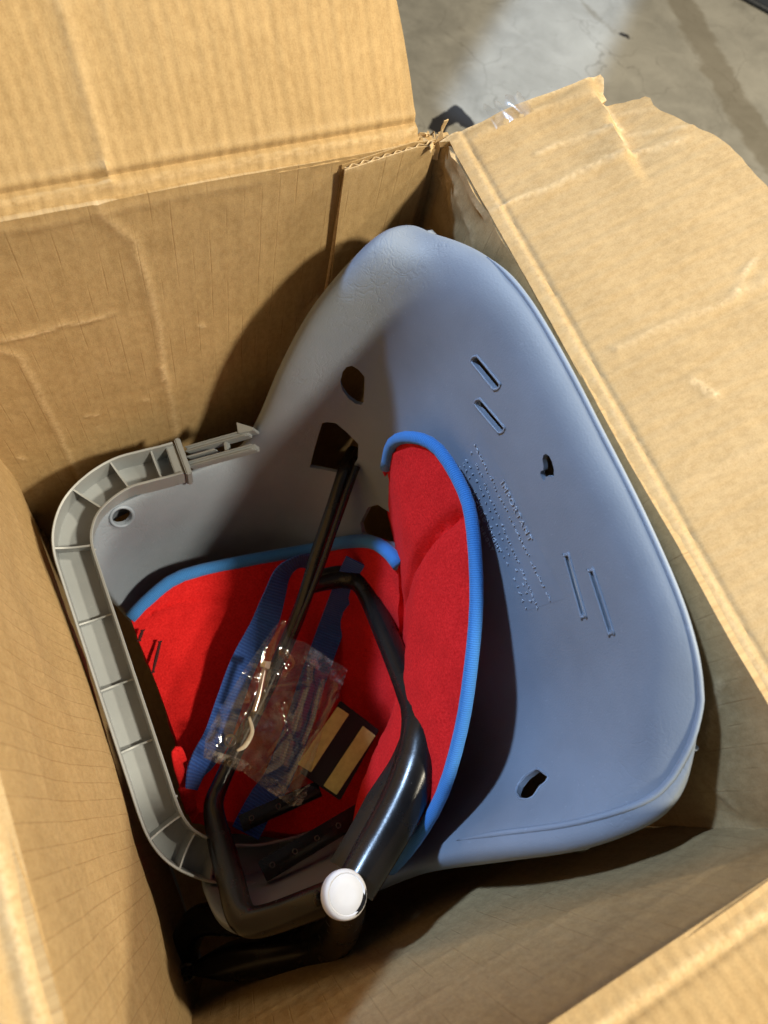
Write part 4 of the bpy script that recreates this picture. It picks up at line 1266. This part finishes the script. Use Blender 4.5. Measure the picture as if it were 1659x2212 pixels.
# ------------------------------------------------------------------ black steel mounting frame
def build_frame():
    fr = thing('mounting_frame', 'glossy black bent steel mounting frame with a white end cap inside the seat', 'mounting frame', at(640, 1800, 2.2))
    B = MAT['black']

    def T(name, px, r, **kw):
        return link(name, tube_mesh(name, [at(*q) for q in px], r, 24, 8, **kw), B, fr, True, 50)
    # long rod running out of the seat opening
    T('rod', [(764, 978, 1.74), (748, 1015, 1.70), (724, 1090, 1.73), (690, 1190, 1.80), (655, 1300, 1.87), (615, 1400, 1.94), (570, 1500, 1.97), (520, 1600, 1.99), (478, 1690, 2.0), (462, 1735, 1.99), (466, 1778, 1.97), (482, 1840, 1.92), (500, 1905, 1.86), (512, 1955, 1.81), (526, 1983, 1.78), (552, 1992, 1.76), (600, 1980, 1.72), (660, 1958, 1.66), (712, 1938, 1.62), (745, 1927, 1.60)],
      [0.0078] * 4 + [0.0072] * 4 + [0.0078, 0.0088, 0.0098] + [0.0112] * 9)
    T('rod_rail', [(770, 1008, 1.66), (750, 1065, 1.675), (724, 1140, 1.715), (696, 1220, 1.77), (672, 1282, 1.81), (645, 1345, 1.85), (615, 1420, 1.895)], [0.0036, 0.0034, 0.003, 0.003, 0.0026, 0.0024, 0.002])
    # cross piece and side tube
    T('side_tube', [(668, 1262, 1.93), (700, 1252, 1.93), (742, 1246, 1.92), (778, 1256, 1.90), (800, 1290, 1.87), (830, 1360, 1.80), (862, 1435, 1.73), (886, 1488, 1.68), (907, 1530, 1.64), (914, 1580, 1.61), (905, 1640, 1.60), (880, 1710, 1.60), (843, 1785, 1.60), (800, 1860, 1.60), (766, 1920, 1.60)],
      [0.0100, 0.0112, 0.0118, 0.0116, 0.0112, 0.0110, 0.0114, 0.0130, 0.0160, 0.0178, 0.0182, 0.0178, 0.0170, 0.0162, 0.0152])
    # flat strengthening strip along the inner side of the tube
    c = [(890, 1520, 1.625), (896, 1575, 1.605), (880, 1650, 1.595), (850, 1720, 1.595), (813, 1795, 1.595), (777, 1860, 1.595), (758, 1892, 1.595)]
    cc = catmull([at(*q) for q in c], 8); Tn = np.gradient(cc, axis=0); Tn /= np.linalg.norm(Tn, axis=1)[:, None]
    view = np.array(CAMP) - cc; view /= np.linalg.norm(view, axis=1)[:, None]
    side = np.cross(Tn, view); side /= np.linalg.norm(side, axis=1)[:, None]
    if (side @ np.array(right)).mean() > 0: side = -side
    P = np.zeros((len(cc), 4, 3))
    wd = 0.012 * np.clip(np.linspace(0.25, 1.6, len(cc)), 0.25, 1.0)
    for j, f in enumerate((0.0, 0.5, 1.0, 1.5)): P[:, j] = cc + side * (wd * f)[:, None] - view * 0.006 * f * f
    o = link('stiffening_strip', grid_mesh('stiffening_strip', P), B, fr); solidify(o, 0.0022, 0)
    # big lower tube that carries the white cap, bending away along the front wall
    T('lower_tube', [(745, 1932, 1.535), (744, 1950, 1.60), (742, 1985, 1.74), (728, 2018, 1.88), (690, 2040, 1.99), (630, 2054, 2.06), (560, 2066, 2.11), (500, 2076, 2.15), (455, 2084, 2.18), (425, 2091, 2.20), (402, 2097, 2.215)],
      [0.0150, 0.0152, 0.0158, 0.0168, 0.0178, 0.0182, 0.0180, 0.0176, 0.0166, 0.0150, 0.0125], flat=[1, 1, 1, 1, 1, 1, 1, 0.9, 0.6, 0.35, 0.22])
    # far leg under the bar
    T('lower_leg', [(560, 1995, 1.98), (500, 1985, 2.06), (430, 1990, 2.16), (400, 2040, 2.26), (398, 2100, 2.30)], [0.012, 0.0135, 0.0140, 0.0140, 0.0135])
    # eyelet in the flattened end
    p = at(405, 2102, 2.195); ax = (CAMP - p).normalized(); ax = (ax + Vector((-0.6, 0.0, 0.0))).normalized()
    e1 = ax.cross(Vector((0, 0, 1))).normalized(); e2 = ax.cross(e1)
    ring = [p + (e1 * math.cos(a) + e2 * math.sin(a)) * 0.0070 for a in np.linspace(0, 2 * math.pi, 15)]
    link('eyelet', tube_mesh('eyelet', ring, 0.0016, 8, 3, cap=False), MAT['steel'], fr)
    # white cap
    p = at(745, 1932, 1.53); ax = (CAMP - p).normalized(); ax = (ax + right * 0.42 + (-down) * 0.05).normalized()
    e1 = ax.cross(Vector((0, 0, 1))).normalized(); e2 = ax.cross(e1)
    prof = [(0.0, 0.0034), (0.006, 0.0034), (0.0118, 0.0032), (0.0126, 0.0027), (0.0133, 0.0033), (0.0149, 0.0028), (0.0158, 0.0014), (0.0160, -0.001), (0.0158, -0.005)]
    n = 40
    P = np.zeros((len(prof), n, 3))
    for i, (r, z) in enumerate(prof):
        for j in range(n):
            a = 2 * math.pi * j / n; P[i, j] = p + (e1 * math.cos(a) + e2 * math.sin(a)) * r + ax * z
    link('end_cap', grid_mesh('end_cap', P, None, True), MAT['white'], fr, True, 40)
    # rivet on the bend
    p = at(919, 1520, 1.60); ax = (CAMP - p).normalized()
    e1 = ax.cross(Vector((0, 0, 1))).normalized(); e2 = ax.cross(e1)
    prof = [(0.0, 0.0006), (0.0011, 0.0006), (0.0017, 0.0014), (0.0024, 0.0014), (0.0029, 0.0006), (0.0031, -0.002)]
    P = np.zeros((len(prof), 20, 3))
    for i, (r, z) in enumerate(prof):
        for j in range(20):
            a = 2 * math.pi * j / 20; P[i, j] = p + (e1 * math.cos(a) + e2 * math.sin(a)) * r + ax * z
    link('rivet', grid_mesh('rivet', P, None, True), MAT['steel'], fr, True, 40)
    # weld mark near the cap
    link('weld', tube_mesh('weld', [at(690, 1925, 1.575), at(685, 1938, 1.575), at(688, 1955, 1.58)], [0.0022, 0.0034, 0.0024], 10, 4), MAT['black'], fr)


build_frame()


def bracket(label, a, b, w, d0, d1, nh, off):
    """black perforated steel strip, bent to an L"""
    o = thing('perforated_bracket', label, 'bracket', at((a[0] + b[0]) / 2, (a[1] + b[1]) / 2, max(d0, d1)), 'perforated steel brackets in the seat')
    A = at(*a, d0); B_ = at(*b, d1)
    d = (B_ - A).normalized(); view = (CAMP - (A + B_) / 2).normalized(); s = d.cross(view).normalized()
    if s.dot(down) < 0: s = -s
    L = (B_ - A).length
    n = 24
    sec = [(-w, 0.0), (-w * 0.2, 0.0), (w * 0.75, 0.0), (w, -0.002), (w * 1.05, -0.016)]
    P = np.zeros((n, len(sec), 3))
    for i in range(n):
        for j, (q, u) in enumerate(sec): P[i, j] = A + d * (L * i / (n - 1)) + s * q + view * u
    pl = link('strip', grid_mesh('strip', P), MAT['black'], o); solidify(pl, 0.002, 0)
    for k in range(nh):
        c = A + d * (L * (k + off) / nh) + view * 0.0011
        ring = [c + (d * math.cos(t) + s * math.sin(t)) * 0.0021 for t in np.linspace(0, 2 * math.pi, 11)]
        link('hole_rim', tube_mesh('hole_rim', ring, 0.0006, 6, 2, cap=False), MAT['dark_steel'], o)
    return o


bracket('longer black perforated steel strip in front of the red pad, nearer the white cap', (566, 1882), (800, 1742), 0.0085, 1.95, 1.99, 5, 0.45)
bracket('shorter black perforated steel strip partly under the clear bag', (520, 1778), (690, 1702), 0.0070, 2.03, 2.05, 3, 0.4)


# ------------------------------------------------------------------ black plate with two yellow foam strips
def build_plate():
    o = thing('foam_tape_plate', 'black plate carrying two pale yellow foam strips beside the clear bag', 'plate', at(740, 1610, 2.1))
    d = 2.02
    cs = crop_px(800, 2400, 2.074, [(1120, 740), (1440, 985), (1120, 1560), (790, 1330)])
    c = [at(x, y, d) for x, y in cs]
    nrm = (c[1] - c[0]).cross(c[3] - c[0]).normalized()
    if nrm.dot(CAMP - c[0]) < 0: nrm = -nrm

    def slab(name, corners, th, mat, bev, lift=0.0, bendy=0.0):
        bm = bmesh.new()
        lo = [bm.verts.new(q + nrm * lift) for q in corners]; hi = [bm.verts.new(q + nrm * (lift + th)) for q in corners]
        bm.faces.new(hi); bm.faces.new(lo[::-1])
        for i in range(4): bm.faces.new((lo[i], lo[(i + 1) % 4], hi[(i + 1) % 4], hi[i]))
        bmesh.ops.recalc_face_normals(bm, faces=bm.faces[:])
        bmesh.ops.bevel(bm, geom=bm.edges[:], offset=bev, segments=2, affect='EDGES')
        me = bpy.data.meshes.new(name); bm.to_mesh(me); bm.free()
        link(name, me, mat, o, True, 35)
    slab('plate', c, 0.004, MAT['black_dull'], 0.001, -0.004)
    for pts in ([(1095, 795), (1190, 857), (880, 1330), (770, 1262)], [(1302, 952), (1406, 1032), (1088, 1515), (980, 1440)]):
        q = [at(x, y, d) for x, y in crop_px(800, 2400, 2.074, pts)]
        q = [v - nrm * (v - c[0]).dot(nrm) for v in q]
        slab('foam_strip', q, 0.0022, MAT['gold'], 0.0004, 0.0003)


build_plate()


# ------------------------------------------------------------------ clear plastic bag with hardware
def build_bag():
    bag = thing('plastic_bag', 'small clear crinkled plastic bag of hardware lying on the black frame', 'bag', at(600, 1560, 1.95))
    o0 = at(420, 1640, 1.93); a0 = at(640, 1360, 1.83); b0 = at(660, 1730, 1.97)
    ax = (b0 - o0).normalized(); n = ax.cross(a0 - o0).normalized()
    if n.dot(CAMP - o0) < 0: n = -n
    by = n.cross(ax)
    pl = Plane(o0, ax, by, n)
    cp = lambda pts: [pl.hit(*q) for q in crop_px(800, 2400, 2.074, pts)]

    def zigzag(p, q, n, amp):
        out = []
        p = np.array(p); q = np.array(q); d = q - p; s = np.array([-d[1], d[0]]) / np.linalg.norm(d)
        for i in range(n):
            out.append(tuple(p + d * (i / n))); out.append(tuple(p + d * ((i + 0.5) / n) + s * amp))
        return out
    K = cp([(650, 82), (672, 95), (690, 232), (840, 275), (1180, 492), (1105, 700), (985, 960), (880, 1320), (800, 1590), (715, 1600), (450, 1430), (330, 1330), (180, 1250), (0, 1210), (20, 1040), (130, 820), (330, 500), (510, 240), (590, 130)])
    out = [K[0], K[1]] + zigzag(K[2], K[3], 9, 0.0008) + zigzag(K[3], K[4], 22, 0.0008) + [K[4], K[5], K[6], K[7], K[8]] + zigzag(K[8], K[9], 6, 0.0008) + zigzag(K[9], K[11], 20, 0.0008) + zigzag(K[11], K[13], 22, 0.0008) + K[13:]
    rng = random.Random(5)
    folds = []
    for f in ([(640, 110), (530, 290), (470, 560), (430, 740), (350, 900), (330, 1080)], [(350, 490), (440, 520), (460, 600)], [(290, 580), (350, 545), (420, 600)], [(60, 960), (140, 870), (230, 860), (300, 880)],
              [(120, 1000), (130, 1090), (190, 1130)], [(870, 450), (850, 640), (790, 830), (740, 1000)], [(960, 600), (900, 900), (830, 1080)], [(1100, 700), (980, 900), (900, 1050)], [(520, 640), (700, 610), (860, 590)],
              [(640, 780), (700, 1000), (560, 1180)], [(700, 1080), (640, 1260), (520, 1330)], [(880, 1050), (760, 1280), (640, 1500)], [(1060, 640), (1040, 760), (930, 940)], [(660, 350), (720, 430), (640, 520)]):
        folds.append((cp(f), rng.choice((1, 1, -1)) * rng.uniform(0.0028, 0.0048), rng.uniform(0.0016, 0.0028)))

    def film(name, lift, seed, puff):
        Q, faces = poly_clip_sheet(out, 0.0016)
        ed = seg_dist(Q, out + [out[0]])
        h = lift + puff * (1 - np.exp(-(ed / 0.018) ** 2))
        h = h + 0.0022 * (np.abs(nz(Q, 18, seed, 2)) - 0.3) * (1 - np.exp(-(ed / 0.008) ** 2)) + 0.0022 * nz(Q, 10, seed + 3, 2)
        for poly, amp, wd in folds:
            d = seg_dist(Q, poly); h += amp * (1 if seed < 5 else -0.6) * np.exp(-np.abs(d / wd))
        # crimped seals near the serrated ends
        A = np.array(K[2]); Bq = np.array(K[4])
        for P0, P1 in ((K[3], K[4]), (K[13], K[9])):
            d = seg_dist(Q, [P0, P1]); t = (Q - np.array(P0)) @ (np.array(P1) - np.array(P0)) / np.linalg.norm(np.array(P1) - np.array(P0))
            h += 0.0005 * np.sin(t / 0.0019 * 2 * math.pi) * np.exp(-(d / 0.008) ** 4)
        me = from_arrays(name, pl.pts(Q, h), faces, Q)
        link(name, me, MAT['film'], bag)
    film('film', 0.0012, 1.0, 0.006)
    film('film', -0.0012, 8.0, -0.004)
    def seal(pts):
        Q, faces = poly_clip_sheet(cp(pts), 0.0016)
        h = 0.0022 + 0.0005 * np.sin((Q[:, 0] + Q[:, 1]) / 0.0024 * 2 * math.pi) + 0.0022 * nz(Q, 10, 4.0, 2)
        link('seal', from_arrays('seal', pl.pts(Q, h), faces, Q), MAT['seal'], bag)
    seal([(840, 278), (1175, 495), (1135, 620), (960, 520), (815, 395)])
    seal([(4, 1205), (20, 1125), (330, 1225), (560, 1370), (760, 1500), (880, 1400), (800, 1588), (715, 1596), (450, 1426), (330, 1326), (180, 1246)])
    # hardware inside
    def ring_(name, X, Y, d, R, r, label, mat):
        c = at(X, Y, d); v = (CAMP - c).normalized(); v = (v + Vector((rng.uniform(-.3, .3), rng.uniform(-.3, .3), 0))).normalized()
        e1 = v.cross(Vector((0, 1, 0))).normalized(); e2 = v.cross(e1)
        pts = [c + (e1 * math.cos(t) + e2 * math.sin(t)) * R for t in np.linspace(0, 2 * math.pi, 17)]
        tag(link(name, tube_mesh(name, pts, r, 8, 2, cap=False, flat=0.5), mat, None), label, 'washer')
    ring_('washer', 497, 1600, 1.915, 0.0046, 0.0014, 'steel washer in the left corner of the clear bag', MAT['dark_steel'])
    c = [(538, 1548, 1.91), (545, 1580, 1.905), (530, 1610, 1.905), (512, 1622, 1.91)]
    tag(link('plastic_clip', tube_mesh('plastic_clip', [at(*q) for q in c], [0.0012, 0.0019, 0.0022, 0.0013], 10, 6, flat=0.6), MAT['cream']), 'cream plastic clip seen through the clear bag', 'clip')
    c = [(572, 1440, 1.90), (560, 1500, 1.905), (548, 1540, 1.91)]
    bolt = thing('bolt', 'zinc-plated bolt lying along the fold of the clear bag', 'bolt', at(560, 1500, 1.91))
    link('shank', tube_mesh('shank', [at(*q) for q in c], 0.0026, 12, 6), MAT['steel'], bolt)
    link('head', tube_mesh('head', [at(575, 1428, 1.898), at(574, 1433, 1.899), at(571, 1443, 1.90)], 0.0052, 6, 3), MAT['steel'], bolt, False)


build_bag()
